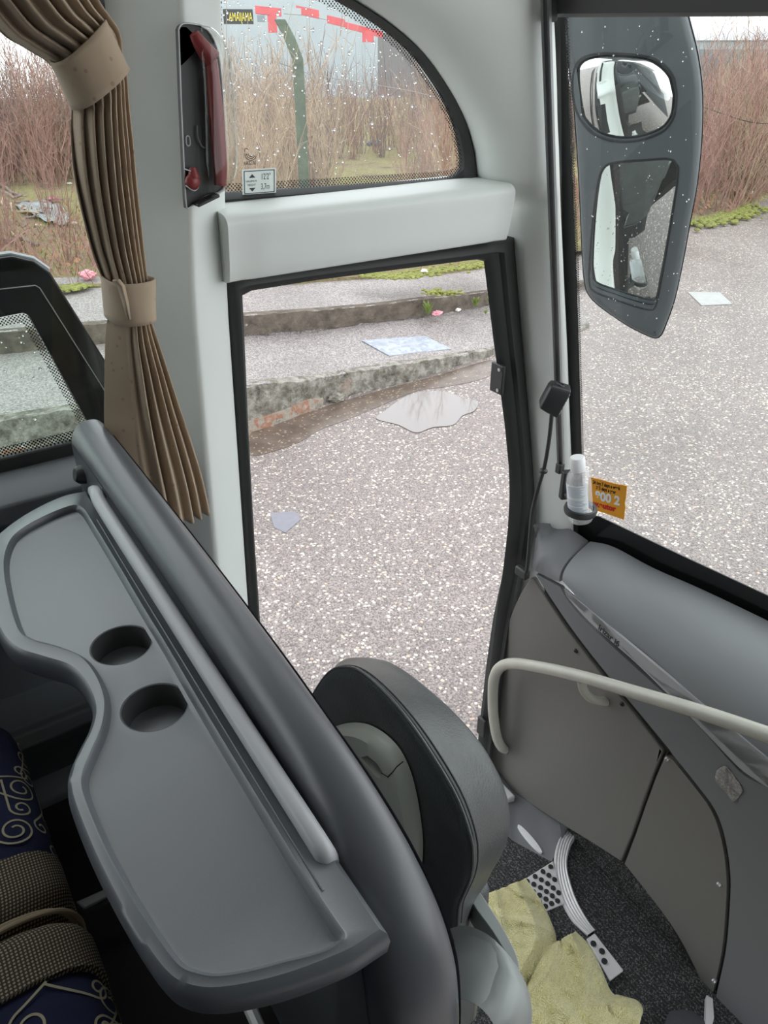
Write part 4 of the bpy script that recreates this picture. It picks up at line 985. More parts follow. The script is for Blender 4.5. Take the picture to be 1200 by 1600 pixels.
# hand gel bottle in a ring holder
bb = PY(908, 812, 1.20); bt_ = PY(900, 707, 1.20); H = (CAM.z-(CAM.z-bt_.z))-bb.z
axis = Vector((bt_.x-bb.x, bt_.y-bb.y, 0))
base = Vector((bb.x, bb.y, bb.z)); H = lift(base, 902, 712)-base.z; r = .0330
btop = PN(902, 713, base, Vector((-.75, -.66, 0)).normalized()); BQ = Vector((0, 0, 1)).rotation_difference((btop-base).normalized()).to_matrix()
def lean(m):
    m.v = [base+BQ @ (q-base) for q in m.v]; return m
t = thing('gel_bottle', base, 'clear hand gel bottle with white screw cap and small print label in the ring holder', 'bottle')
Mx = Matrix.Translation(base)
lean(MB().lathe([(0, .002), (r*.9, 0), (r, .006), (r, H*.62), (r*.96, H*.69), (r*.78, H*.76), (r*.45, H*.80), (r*.45, H*.83), (0, H*.83)], 32, Mx)).build('bottle_body', M['liquid'], t, smooth=50)
lean(MB().lathe([(0, H*.795), (r*.60, H*.795), (r*.62, H*.80), (r*.60, H*.985), (r*.54, H), (0, H)], 28, Mx)).build('cap', M['white'], t, smooth=40)
def label_mat():
    tt = NT('bottle_label'); tt.set(Base_Color=(*srgb(232, 236, 238), 1), Roughness=.4); return tt.mat
secs = []; a0 = math.atan2(-base.y, -base.x)-.25
for k in range(20):
    a = a0-1.25+2.3*k/19; d = Vector((math.cos(a), math.sin(a), 0)); secs.append([base+d*(r+.0006)+Vector((0, 0, H*.12)), base+d*(r+.0006)+Vector((0, 0, H*.63))])
lb = lean(MB().loft(secs)).build('paper_label', label_mat(), t, smooth=60)
mb = MB(); rr = random.Random(2)
for k in range(24):
    zz = H*(.60-.019*k); 
    if k in (9, 10, 16): continue
    a1 = a0-1.0+rr.uniform(0, .15); a2 = a0+rr.uniform(.5, .95)
    if k < 9: a1 += .25; a2 -= .15
    A = []; B = []
    for j in range(9):
        a = lerp(a1, a2, j/8); d = Vector((math.cos(a), math.sin(a), 0))*(r+.0011); A.append(base+d+Vector((0, 0, zz))); B.append(base+d+Vector((0, 0, zz+H*.0075)))
    mb.loft([A, B])
lean(mb).build('fine_print', plain('print_blue_grey', srgb(168, 184, 200), .5), lb, smooth=0)
t = thing('bottle_holder', PY(884, 790, 1.27), 'black plastic ring holder gripping the gel bottle beside the windscreen', 'holder')
hz = base.z+H*.17; ctr = base+BQ @ Vector((0, 0, H*.17)); rg = [ctr+Vector((math.cos(a)*(r+.008), math.sin(a)*(r+.008), 0)) for a in [2*math.pi*k/36 for k in range(37)]]
MB().loft([[ctr+Vector((math.cos(a)*(r+q), math.sin(a)*(r+q), h)) for q, h in ((.0025, -.008), (.0105, -.009), (.0125, 0), (.0105, .009), (.0025, .008))] for a in [2*math.pi*k/36 for k in range(36)]], True, wrap=True).build('ring', M['black'], t, smooth=50)
bp = PY(884, 785, 1.285); dirb = (Vector((bp.x, bp.y, 0))-Vector((ctr.x, ctr.y, 0))); 
mb = MB(); mb.tube([Vector((bp.x, bp.y, hz)), ctr+dirb.normalized()*(r+.006)], .010, 8); mb.build('arm', M['black'], t)
rz = math.atan2(dirb.y, dirb.x); mb = MB(); mb.box(Vector((bp.x, bp.y, hz+.024))+dirb.normalized()*.012, (.022, .030, .088), Matrix.Rotation(rz, 3, 'Z')); mb.build('mount_plate', M['black'], t, bevel=.004)
q = PY(884, 736, 1.37); tag(MB().lathe([(0, 0), (.009, 0), (.009, .004), (.006, .006), (0, .006)], 18, Matrix.Translation(q) @ nrm.to_track_quat('Z', 'Y').to_matrix().to_4x4()).build('push_button_stud', M['bar']), 'small pale round stud on the pillar above the bottle holder', 'stud')

# torn orange sticker on the windscreen
sc4 = [PW(a, b, .005) for a, b in ((926, 746), (980, 759), (975, 812), (924, 795))]
ex = (sc4[1]-sc4[0]).normalized(); wv = (sc4[1]-sc4[0]).length; ey = (sc4[0]-sc4[3]); hv = ey.length; ey.normalize()
t = thing('sticker', sum(sc4, Vector())/4, 'torn orange sticker with white and red lettering on the windscreen behind the bottle', 'sticker')
nzz = ex.cross(ey).normalized()
outl = [(-.12, 0), (.25, .0), (.6, .02), (1, 0), (1.0, .35), (.985, .5), (1.01, .62), (1.0, 1), (.5, .99), (-.12, 1)]
def SK(u, v, l=0): return sc4[0].lerp(sc4[1], u).lerp(sc4[3].lerp(sc4[2], u), v)+nzz*l
back = MB().prism([SK(u, v) for u, v in outl], nzz*.0012).build('backing', plain('sticker_orange', srgb(240, 166, 36), .5), t, smooth=0)
T = MB().text('24 hrs 7 days a week', hv*.15, SK(.02, .175, .002), ex, ey, wide=.62, lift=0, bold=.0006); T.build('lettering', plain('ink_dark', srgb(60, 36, 20), .6), t, smooth=0)
T = MB().text('365 days a year', hv*.15, SK(.12, .315, .002), ex, ey, wide=.62, lift=0, bold=.0006); T.build('lettering', M['ink_dark'] if 'ink_dark' in M else bpy.data.materials['ink_dark'], t, smooth=0)
T = MB().text('800 2', hv*.37, SK(.105, .63, .002), ex, ey, wide=.86, lift=0, bold=.002); T.build('lettering', M['white'], t, smooth=0)
T = MB().text('w.autor', hv*.24, SK(.06, .86, .002), ex, ey, wide=.88, lift=0, bold=.0016); T.build('lettering', plain('ink_red', srgb(206, 40, 34), .5), t, smooth=0)

# height sticker on the arched window
s4 = [PY(a, b, YA-.012) for a, b in ((378, 265), (431, 262), (431, 302), (379, 306))]
t = thing('height_sticker', sum(s4, Vector())/4, 'white maximum height sticker at the lower left of the arched window', 'sticker')
ex = (s4[1]-s4[0]).normalized(); ey = (s4[0]-s4[3]).normalized(); ny = Vector((0, -1, 0)); wv = (s4[1]-s4[0]).length; hv = (s4[0]-s4[3]).length
def S2(u, v, l=.0012): return s4[0].lerp(s4[1], u).lerp(s4[3].lerp(s4[2], u), v)+ny*l
MB().prism([S2(u, v, 0) for u, v in ((0, 0), (1, 0), (1, 1), (0, 1))], ny*.0008).build('backing', plain('sticker_white', srgb(226, 234, 230), .5), t, smooth=0)
mb = MB(); o_ = [(.045, .06), (.955, .06), (.955, .94), (.045, .94)]; i_ = [(.068, .09), (.932, .09), (.932, .91), (.068, .91)]
mb.loft([[S2(*q) for q in o_], [S2(*q) for q in i_]], True)
mb.add([S2(.19, .33), S2(.38, .33), S2(.285, .19)], [(0, 1, 2)]); mb.add([S2(.19, .72), S2(.38, .72), S2(.285, .86)], [(0, 1, 2)])
mb.text('MAXIMUM', hv*.115, S2(.10, .50), ex, ey, wide=.92, lift=0); mb.text('HEIGHT', hv*.115, S2(.15, .64), ex, ey, wide=.92, lift=0)
mb.text("12'2\"", hv*.33, S2(.54, .42), ex, ey, wide=.68, lift=0); mb.text('3,7m', hv*.33, S2(.54, .80), ex, ey, wide=.62, lift=0)
mb.build('lettering', M['sign_black'], t, smooth=0)

# ---- outside mirror
mn = Vector((-.80, -.58, -.14)).normalized(); mp = Vector((1.86, 1.50, 2.7))
def PM(px, py, off=0.0): return PN(px, py, mp+mn*off, mn)
t = thing('coach_mirror', PM(1000, 300, -.08), 'large dark grey coach mirror with two glasses hanging outside the windscreen', 'mirror')
outl = [(862, -60), (1050, -60), (1062, -20), (1075, 30), (1090, 90), (1097, 150), (1096, 220), (1089, 290), (1078, 350), (1067, 410), (1054, 470), (1042, 505), (1034, 524), (1026, 531), (1012, 528), (980, 512), (940, 485), (920, 466), (912, 446), (908, 400), (905, 330), (900, 240), (893, 150), (880, 60)]
oc = [PM(a, b, 0) for a, b in sm(outl, 3)+[(872, 0)]]
cen = sum(oc, Vector())/len(oc)
def sc_(pts, k): return [cen+(q-cen)*k for q in pts]
mirr_u = [(1058, 150), (1054, 180), (1040, 202), (1018, 214), (990, 221), (960, 221), (932, 212), (910, 192), (898, 165), (894, 135), (897, 108), (908, 92), (930, 85), (965, 84), (1000, 87), (1025, 93), (1046, 110), (1056, 130)]
mirr_l = [(1060, 262), (1058, 290), (1050, 340), (1040, 400), (1030, 455), (1024, 480), (1014, 484), (990, 478), (955, 466), (928, 455), (921, 440), (922, 400), (927, 340), (934, 290), (940, 268), (952, 256), (980, 252), (1010, 250), (1040, 248), (1056, 252)]
hu = [PM(a, b, 0) for a, b in sm(mirr_u, 3)[:-1]]; hl = [PM(a, b, 0) for a, b in sm(mirr_l, 3)[:-1]]
fr_ = [PM(*q) for q in off2([(q[0], q[1]) for q in sm(outl, 3)+[(872, 0)]], 13)]
mb = MB(); mb.fill(fr_, [hu, hl])
mb.loft([fr_, [a.lerp(b, .6)-mn*.004 for a, b in zip(fr_, oc)], [a.lerp(b, .9)-mn*.012 for a, b in zip(fr_, oc)], [q-mn*.024 for q in oc], [cen+(q-cen)*1.012-mn*.02 for q in oc], [cen+(q-cen)*1.0-mn*.07 for q in oc], [cen+(q-cen)*.88-mn*.12 for q in oc], [cen+(q-cen)*.6-mn*.145 for q in oc]], True)
mb.fill([cen+(q-cen)*.6-mn*.145 for q in oc])
for h in (hu, hl):
    c = sum(h, Vector())/len(h); mb.loft([h, [c+(q-c)*.985-mn*.03 for q in h]], True)
mb.build('housing', M['mirror_shell'], t, smooth=45)
def mirror_glass(name, h, depth, bulge, tilt=None, shift=0.0):
    c = sum(h, Vector())/len(h); secs = []; cs = c+Vector((0, 0, shift))
    for k in range(1, 17):
        u = k/16; secs.append([cs.lerp(c+(q-c)*.985, u)-mn*(depth-bulge*(1-u*u)) for q in h])
    mb = MB(); mb.loft(secs, True); mb.fill(secs[0]); 
    if tilt is not None:
        Rm = tilt
        mb.v = [c+Rm @ (q-c) for q in mb.v]
    return mb.build(name, M['mirror'], t, smooth=80)
mirror_glass('convex_glass', hu, .012, .040, None, .080)
mirror_glass('main_glass', hl, .016, .003, Matrix.Rotation(R(-4), 3, Vector((mn.y, -mn.x, 0))))
for h, nm in ((hu, 'glass_rim'), (hl, 'glass_rim')):
    MB().tube([q-mn*.002 for q in h]+[h[0]-mn*.002], .004, 6).build(nm, M['black'], t)
mb = MB(); mb.tube(cr([PM(985, 20, -.07), PM(1000, -60, -.06), PM(960, -170, .02), PM(900, -260, .25)], 6), .035, 12); mb.build('arm', M['mirror_shell'], t)
rr = random.Random(31); mb = MB(); rotm = mn.to_track_quat('Z', 'Y').to_matrix()
for _ in range(110):
    px, py = rr.uniform(925, 1055), rr.uniform(258, 478); mb.ball(PM(px, py, -.010), rr.uniform(.0008, .002), 1, (1, 1.2, .5), rotm)
mb.build('raindrops', M['drop'], t, weld=False, smooth=80, kind='stuff', label='clear raindrops on the lower glass')
# ================================================================ CABIN THINGS
# ---- emergency hammer box on the pillar
hy = 1.405
t = thing('hammer_box', PY(318, 330, 1.44), 'clear plastic emergency hammer box with red hammer on the pale pillar', 'emergency hammer')
hn = Vector((.10, -1, 0)).normalized(); hp0 = PY(318, 180, 1.412)
def HB(px, py, o=0.0): return PN(px, py, hp0+hn*o, hn)
plate = sm([(279, 46), (284, 38), (296, 37), (318, 42), (334, 62), (344, 100), (350, 180), (354, 262), (348, 296), (322, 306), (296, 324), (291, 320), (288, 270), (283, 160)], 3)
MB().slab([HB(a, b, 0) for a, b in plate], [], -hn*.012).build('back_plate', M['black'], t, smooth=30, bevel=.002)
rim = [HB(a, b, .003) for a, b in plate]; MB().tube(rim+[rim[0]], .0016, 6).build('edge_rim', M['alu_dark'], t)
# hammer: head at the top, long handle
hx = [HB(a, b, .022) for a, b in ((330, 92), (335, 150), (340, 210), (344, 262), (344, 290))]
MB().tube(cr(hx, 5), [.010+.003*math.sin(math.pi*k/20) for k in range(21)], 12).build('hammer_handle', M['red'], t)
hh = [HB(303, 52, .02), HB(314, 70, .02), HB(330, 92, .02)]
MB().tube(cr(hh, 5), [.008+.009*k/10 for k in range(11)], 12).build('hammer_head', M['red'], t)
mb = MB(); q = HB(301, 284, .012); mb.tube([HB(301, 262, .010), HB(303, 278, .012)], [.006, .011], 12); mb.ball(q, .014, 2, (1, .7, 1)); mb.build('safety_seal', M['red'], t)
lp = [HB(a, b, .014) for a, b in ((288, 264), (306, 272), (311, 288), (304, 298), (290, 290))]; MB().tube(cr(lp, 5), .0011, 6).build('seal_wire', M['bar'], t)
q = [HB(a, b, .006) for a, b in ((291, 214), (296, 214), (297, 226), (292, 227))]; MB().tube(cr(q, 4, True)+[q[0]], .0011, 5).build('slot_ring', M['bar'], t)
MB().tube(cr([HB(308, 196, .005), HB(309, 214, .006), HB(315, 228, .006), (HB(320, 231, .005))], 5), .0013, 5).build('moulded_rib', M['alu_dark'], t)
# clear cover: bulged dome over the right side
co = [(304, 40), (322, 44), (338, 62), (349, 96), (354, 170), (358, 240), (357, 268), (350, 288), (336, 300), (318, 304), (312, 250), (309, 150), (304, 80)]
base = [HB(a, b, .004) for a, b in sm(co, 4)]; c = sum(base, Vector())/len(base)
MB().loft([base, [c+(q-c)*1.0+hn*.022 for q in base], [c+(q-c)*.93+hn*.034 for q in base], [c+(q-c)*.7+hn*.037 for q in base]], True).fill([c+(q-c)*.7+hn*.037 for q in base]).build('clear_cover', M['clear'], t, smooth=60)
q = HB(322, 312, .012); MB().box(q, (.045, .028, .006), Matrix.Rotation(R(-18), 3, 'Y')).build('bottom_clip', M['black'], t, bevel=.002)

# ---- curtain
secs_px = [((-130, -110), (60, -150)), ((-70, -40), (110, -70)), ((0, 45), (150, 0)), ((40, 74), (168, 24)), ((80, 100), (186, 50)), ((100, 140), (192, 84)), ((114, 170), (197, 112)),
           ((113, 205), (200, 160)), ((115, 260), (206, 225)), ((122, 310), (213, 300)), ((140, 385), (222, 380)), ((158, 435), (228, 430)), ((168, 465), (230, 462)), ((168, 495), (232, 490)),
           ((165, 530), (240, 520)), ((164, 580), (256, 570)), ((163, 640), (276, 632)), ((164, 700), (296, 690)), ((168, 760), (314, 748)), ((172, 812), (326, 800))]
cl = cr([(*a, 0) for a, b in secs_px], 5); crr = cr([(*b, 0) for a, b in secs_px], 5)
band_i = (4.0, 6.0, 11.0, 13.0)
secs = []; N = 120; YC = 1.36
NP = 8
def pleat(u, s): 
    ph = 2*math.pi*NP*(u+.025*math.sin(5*u+s*.4))
    return math.sin(ph)*(.75+.25*math.sin(ph*.5+1.0))
for k, (a, b) in enumerate(zip(cl, crr)):
    s = k/5; amp = .013
    sq = min(abs(s-5), 99) 
    near_band = min(abs(s-5), abs(s-12))
    amp = .006+.012*min(1, near_band/3)
    A = PY(a.x, a.y, YC); B = PY(b.x, b.y, YC); w = (B-A).length; sec = []
    for j in range(N+1):
        u = j/N
        q = A.lerp(B, u); tuck = (-.045*math.sin(math.pi*u))
        fold = pleat(u, s)
        # the broad flat panel on the left edge of the lower part
        if s > 13: 
            f = max(0, min(1, (.45-u)/.15)); fold *= (1-f)
        sec.append(q+Vector((0, tuck+amp*fold, 0)))
    secs.append(sec)
t = thing('curtain', PY(240, 815, YC), 'beige pleated curtain gathered by two cloth bands beside the side window', 'curtain')
MB().loft(secs).build('curtain_cloth', M['curtain'], t, smooth=80, solid=.0022)
def cband(name, pxl, pxr, depth, label, end=None):
    n = 34; L = [PY(a, b, YC) for a, b in pxl]; Rr = [PY(a, b, YC) for a, b in pxr]; m = 9; secs = []
    for k in range(m):
        v = k/(m-1); a = L[0].lerp(L[1], v); b = Rr[0].lerp(Rr[1], v); c = (a+b)/2; w = (b-a)/2; sec = []
        for j in range(n):
            th = 2*math.pi*j/n; dy = math.sin(th); ww = math.copysign(abs(math.cos(th))**.8, math.cos(th))
            wr = 1+.02*math.sin(th*3+v*4)
            sec.append(c+w*ww*wr+Vector((0, (-depth if dy > 0 else -depth*.25)*0-depth*dy*wr-.012, .003*math.sin(th*2)*(1 if k in (0, m-1) else 0))))
        secs.append(sec)
    return MB().loft(secs, True).build(name, M['curtain'], t, smooth=60, solid=.003)
b1 = cband('tie_band', [(76, 97), (112, 170)], [(157, 33), (196, 108)], .050, '')
b2 = cband('tie_band', [(157, 430), (165, 495)], [(233, 430), (236, 492)], .056, '')
# overlapping hemmed flap on the lower band
fl = [((178, 440), (186, 446), (196, 474), (201, 500)), ((160, 432), (168, 440), (176, 470), (178, 492))]
A = [PY(x, y, YC-.062) for x, y in ((176, 438), (184, 446), (192, 472), (200, 499))]; B = [PY(x, y, YC-.066) for x, y in ((186, 436), (194, 446), (200, 472), (203, 498))]
MB().loft([A, [a.lerp(b, .5)+Vector((0, -.004, 0)) for a, b in zip(A, B)], B]).build('hem_flap', M['curtain'], b2, smooth=80, solid=.004)

# ---- partition with tray, padded top rail and grab bar
t = thing('seat_partition', Vector((.26, .85, 1.4)), 'grey partition with padded top rail, grab bar and moulded tray facing the front seats', 'partition')
TZ = 2.22
# top rail: swept profile, bending down at the aisle end
def rail_sec(y, z, sx=1.0, wl=0.0, dirz=(0, 0, 1)):
    pr = [(.300, -.16), (.300, -.03), (.297, -.012), (.288, .002), (.270, .010), (.252, .006), (.238, -.006), (.230, -.022-wl), (.228, -.05-wl), (.234, -.11), (.236, -.16)]
    return [(a, b) for a, b in cr([(a, b, 0) for a, b in pr], 3) for a, b in [(a, b)]]
pr = [(.300, -.34), (.300, -.04), (.298, -.016), (.292, .000), (.281, .010), (.262, .012), (.247, .006), (.236, -.008), (.231, -.026), (.230, -.055), (.231, -.34)]
prc = [(q.x, q.y) for q in cr([(a, b, 0) for a, b in pr], 4)]
path = [(1.385, 2.304, 0), (1.30, 2.302, 0), (1.15, 2.297, 0), (1.0, 2.291, 0), (.85, 2.283, 0), (.70, 2.272, 0), (.58, 2.258, 0), (.50, 2.245, .12), (.44, 2.228, .3), (.39, 2.203, .55), (.345, 2.163, .85), (.318, 2.11, 1.15), (.305, 2.04, 1.4), (.300, 1.95, 1.57), (.30, 1.8, 1.57), (.30, 1.5, 1.57)]
ps = cr(path, 5); secs = []
for q in ps:
    y, z, an = q.x, q.y, q.z; wide = max(0, min(1, an/1.2)); sec = []
    for x, h in prc:
        xx = x-(.30-x)*.55*wide            # the post flares wider than the rail
        hh = h
        if an > .8 and hh < -.12: hh = -.12
        sec.append(Vector((xx, y+math.sin(an)*(-hh)*(-1), z+math.cos(an)*hh)))
    secs.append(sec)
secs = []
for q in ps:
    y, z, an = q.x, q.y, max(0, q.z); wide = max(0, min(1, an/1.2)); sec = []
    for x, h in prc:
        xx = x-(.300-x)*.5*wide+.009*wide; hh = max(h, lerp(-.34, -.10, min(1, an/.9)))
        sec.append(Vector((xx, y-math.sin(an)*hh, z+math.cos(an)*hh)))
    secs.append(sec)
MB().loft(secs, True, True).build('top_rail', M['rail_pad'], t, smooth=55)
MB().box((.268, .86, 1.72), (.05, 1.03, .72)).build('panel', M['plastic'], t, bevel=.01)
# grab bar
gb = cr([PX(141, 764, .236), PX(150, 770, .222), PX(160, 792, .2155), PX(222, 888, .2145), PX(300, 1010, .2145), PX(400, 1166, .2145), PX(490, 1306, .2145), PX(512, 1342, .218), PX(520, 1356, .232)], 6)
gr = [.012]*len(gb)
MB().tube(gb, [.0112*min(1, .35+k/8, .5+(len(gb)-1-k)/8) for k in range(len(gb))], 12, upv=(0, 0, 1)).build('grab_bar', M['bar'], t)
MB().tube([(.245, 1.33, 2.235), (.222, 1.335, 2.238), (.215, 1.335, 2.240)], [.018, .017, .012], 12).build('bar_socket', M['black'], t)
# tray
tp_ = [(128, 766), (100, 772), (66, 786), (30, 806), (0, 828), (-22, 850), (-30, 890), (-22, 940), (-4, 990), (22, 1016), (62, 1030), (104, 1044), (128, 1070), (141, 1104), (136, 1136), (118, 1172), (104, 1206), (102, 1234), (112, 1270), (140, 1340), (180, 1420), (220, 1486), (252, 1528), (282, 1548), (330, 1556), (400, 1546), (470, 1526), (540, 1498), (566, 1484)]
tp_ += [(560, 1462), (536, 1404)]
TR = [PZ(a, b, TZ) for a, b in tp_]
# straight back edge along the bar
yb0, yb1 = .355, 1.325
outl = [(q.x, q.y) for q in TR[:-2]]
o_s = [(q.x, q.y) for q in cr([(*p, 0) for p in outl], 5)]
o_s = o_s+[(.226, o_s[-1][1]+.0), (.226, .5), (.226, .8), (.226, 1.1), (.226, o_s[0][1])]
def ring2(d):
    r2 = off2(o_s, d); return r2
def z3(r2, z): return [Vector((x, y, z)) for x, y in r2]
# inner recess drawn from its own outline
ti_ = [(118, 790), (96, 795), (62, 808), (30, 826), (10, 846), (0, 880), (6, 930), (22, 985), (42, 1002), (84, 1014), (120, 1030), (142, 1056), (156, 1094), (152, 1134), (136, 1172), (122, 1206), (120, 1234), (134, 1276), (160, 1336), (200, 1410), (240, 1474), (272, 1516), (300, 1530), (340, 1536), (400, 1526), (462, 1508), (508, 1490), (530, 1474), (538, 1462), (524, 1440), (470, 1358), (400, 1244), (322, 1116), (259, 1009), (224, 952), (182, 881), (140, 812), (130, 797)]
inn = [(q.x, q.y) for q in cr([PZ(a, b, TZ) for a, b in ti_], 4, True)]
cxm = sum(p[0] for p in inn)/len(inn)
_o = off2(inn, .007)
inn = [(lerp(a[0], b[0], max(0, min(1, (.20-a[0])/.07))), lerp(a[1], b[1], max(0, min(1, (.20-a[0])/.07)))) for a, b in zip(inn, _o)]
# cup holes
ch = []
for px, py in ((189, 1003), (241, 1100)):
    c = PZ(px, py, TZ-.006); ch.append(c)
cr_ = .0385
def circ(c, r, z, n=40): return [Vector((c.x+r*math.cos(2*math.pi*k/n), c.y+r*math.sin(2*math.pi*k/n), z)) for k in range(n)]
mb = MB()
O = [z3(off2(o_s, d), z) for d, z in ((.010, TZ-.045), (.002, TZ-.034), (0, TZ-.016), (.002, TZ-.005), (.007, TZ))]
mb.loft(O, True)
I0 = z3(off2(inn, -.004), TZ); mb.fill(O[-1], [I0])
Ib = z3(off2(inn, -.002), TZ+.0012); I1 = z3(off2(inn, .003), TZ-.004); I2 = z3(off2(inn, .0045), TZ-.0095); I3 = z3(off2(inn, .009), TZ-.0105)
mb.loft([I0, Ib, I1, I2, I3], True)
mb.fill(I3, [circ(c, cr_+.003, TZ-.0105) for c in ch])
mb.fill(O[0])
tray = mb.build('tray', plain('tray_grey', srgb(96, 100, 105), .31, bs=1500, bst=.16, bd=.0004, vor=True, spec=.9), t, smooth=45)
for k, c in enumerate(ch):
    mb = MB(); mb.loft([circ(c, cr_+.0032, TZ-.0105), circ(c, cr_+.001, TZ-.0112), circ(c, cr_, TZ-.015), circ(c, cr_-.006, TZ-.115)], True)
    mb.fill(circ(c, cr_-.006, TZ-.115)); mb.build('cup_holder', plain('cup_grey_%d' % k, srgb(74, 77, 78), .55), tray, smooth=45)
# second groove line beside the straight edge
g1 = MB(); a = PZ(146, 782, TZ+.0005); b = PZ(524, 1368, TZ+.0005)
g1.tube([PZ(152, 812, TZ), PZ(196, 886, TZ), PZ(277, 1019, TZ), PZ(400, 1221, TZ), PZ(505, 1392, TZ)], .0014, 6).build('groove_bead', M['plastic'], tray)
# pale thin piece at the bottom of one cup holder
c = ch[0]; q = [Vector((c.x-.022, c.y-.018, TZ-.113)), Vector((c.x+.006, c.y-.024, TZ-.113)), Vector((c.x+.012, c.y+.008, TZ-.111)), Vector((c.x-.014, c.y+.012, TZ-.109))]
tag(MB().prism(q, (0, 0, .0012)).build('pale_piece', plain('piece_grey', srgb(170, 172, 172), .8), smooth=0), 'pale thin piece at the bottom of the cup hole nearer the side window', 'paper')

# ---- courier seat in front of the partition
t = thing('courier_seat', Vector((.5, .68, 1.35)), 'black leather folding courier seat with a grey plastic back shell', 'seat')
XB, XF = .430, .520
rear_px = [(470, 1130), (480, 1102), (496, 1072), (516, 1048), (540, 1042), (566, 1052), (600, 1082), (640, 1130), (680, 1190), (712, 1246), (732, 1300), (738, 1336), (735, 1370), (722, 1402), (716, 1420), (714, 1470)]
front_px = [(500, 1085), (508, 1066), (526, 1038), (548, 1028), (576, 1029), (606, 1038), (640, 1062), (690, 1106), (738, 1160), (768, 1210), (784, 1250), (790, 1285), (788, 1315), (776, 1346), (758, 1378), (742, 1420)]
rp = [PX(a, b, XB) for a, b in rear_px]; fp = [PX(a, b, XF) for a, b in front_px]
rp = resample(cr(rp, 5), 60); fp = resample(cr(fp, 5), 60)
zb = 1.55
def closeb(pts):
    a, b = pts[0], pts[-1]; return [Vector((a.x, a.y+.0, zb)), *pts, Vector((b.x, b.y, zb))]
RP, FP = closeb(rp), closeb(fp)
cR = Vector((XB, .65, 1.85))
def shrink(pts, k, dx): c = Vector((0, sum(q.y for q in pts)/len(pts), 1.82)); return [Vector((q.x+dx, c.y+(q.y-c.y)*k, c.z+(q.z-c.z)*k)) for q in pts]
secs = [shrink(RP, .94, -.004), shrink(RP, .975, -.003), shrink(RP, .995, .000), shrink(RP, 1.0, .006)]
for k in range(1, 8):
    u = k/8; secs.append([a.lerp(b, u)+Vector((0, 0, .0)) for a, b in zip(RP, FP)])
secs += [shrink(FP, 1.0, 0), shrink(FP, .985, .010), shrink(FP, .95, .018), shrink(FP, .88, .024)]
mb = MB(); mb.loft(secs, True, True); bk = mb.build('backrest', M['leather'], t, smooth=60)
seam = [a+Vector((-.0015, 0, 0)) for a in shrink(RP, .997, .003)][3:-3]; MB().tube(seam, .0026, 8).build('seam_piping', M['leather'], bk)
seam = [a.lerp(b, .16)+Vector((0, 0, .0008)) for a, b in zip(RP, FP)][3:-3]; MB().tube(seam, .0012, 6).build('stitch_line', M['sign_black'], bk)
# grey back shell with a broken hole
shp = [(506, 1148), (522, 1136), (548, 1129), (576, 1132), (604, 1148), (626, 1172), (642, 1206), (652, 1245), (659, 1290), (661, 1326), (656, 1360), (630, 1390), (590, 1380), (540, 1300), (500, 1210)]
S0 = [PX(a, b, XB-.006) for a, b in sm(shp, 4)]; c = sum(S0, Vector())/len(S0)
hole = [PX(a, b, XB-.028) for a, b in ((563, 1184), (574, 1181), (588, 1192), (597, 1206), (594, 1217), (586, 1212), (575, 1198))]
def shs(k, dx): return [Vector((c.x+dx, c.y+(q.y-c.y)*k, c.z+(q.z-c.z)*k)) for q in S0]
mb = MB(); mb.loft([shs(1.0, 0), shs(.99, -.008), shs(.965, -.015), shs(.90, -.022)], True)
mb.fill(shs(.90, -.022), [[Vector((c.x-.022, q.y, q.z)) for q in hole]]); hm = [Vector((c.x-.022, q.y, q.z)) for q in hole]
mb.loft([hm, [q+Vector((.016, 0, 0)) for q in hm]], True)
sh = mb.build('back_shell', M['shell'], t, smooth=40)
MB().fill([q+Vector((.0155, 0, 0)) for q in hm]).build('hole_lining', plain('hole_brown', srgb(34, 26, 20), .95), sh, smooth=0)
# raised inner disc and crack
dc = PX(553, 1245, XB-.03); mb = MB()
mb.loft([[PX(548+62*k*math.cos(2*math.pi*i/36)*.62-10+26*math.sin(2*math.pi*i/36)*0, 1248+66*k*math.sin(2*math.pi*i/36), XB-.028-h) for i in range(36)] for k, h in ((1, -.002), (.96, .006), (.88, .008))], True, False); 
mb.fill([PX(548+62*.88*math.cos(2*math.pi*i/36)*.62-10, 1248+66*.88*math.sin(2*math.pi*i/36), XB-.036) for i in range(36)]); mb.build('shell_disc', M['shell'], sh, smooth=40)
ck = [PX(a, b, XB-.0285) for a, b in ((596, 1208), (606, 1214), (614, 1206), (620, 1198), (630, 1190))]; MB().tube(ck, .0008, 4).build('crack', M['dark'], sh)
# lower leather part, folded cushion, lever and side cover
mb = MB(); lo = [PX(a, b, x) for a, b, x in ((716, 1404, .445), (744, 1398, .52), (750, 1392, .55))]
secs = []
for z, y0, dy in ((1.80, .505, .40), (1.70, .50, .41), (1.55, .50, .41), (1.40, .50, .41)):
    secs.append([Vector((x, y, z)) for x, y in ((.43, y0), (.54, y0), (.54, y0+dy), (.43, y0+dy))])
mb.loft(secs, True, True).build('lower_back', M['leather'], t, bevel=.015, smooth=40)
def PXl(a, b, x): return PX(a, b, x)
lev = [PX(740, 1404, .53), PX(748, 1394, .53), PX(768, 1424, .55), PX(790, 1462, .565), (PX(806, 1492, .575)), PX(811, 1516, .575), PX(806, 1522, .575), PX(788, 1494, .565), PX(762, 1442, .55)]
lev = [PZ(a, b, 1.80) for a, b in ((738, 1410), (747, 1392), (770, 1424), (794, 1464), (808, 1494), (812, 1518), (806, 1524), (796, 1500), (770, 1456))]
MB().prism(cr(lev, 3, True), (0, 0, -.05)).build('side_lever', M['shell_side'], t, bevel=.003, smooth=40)
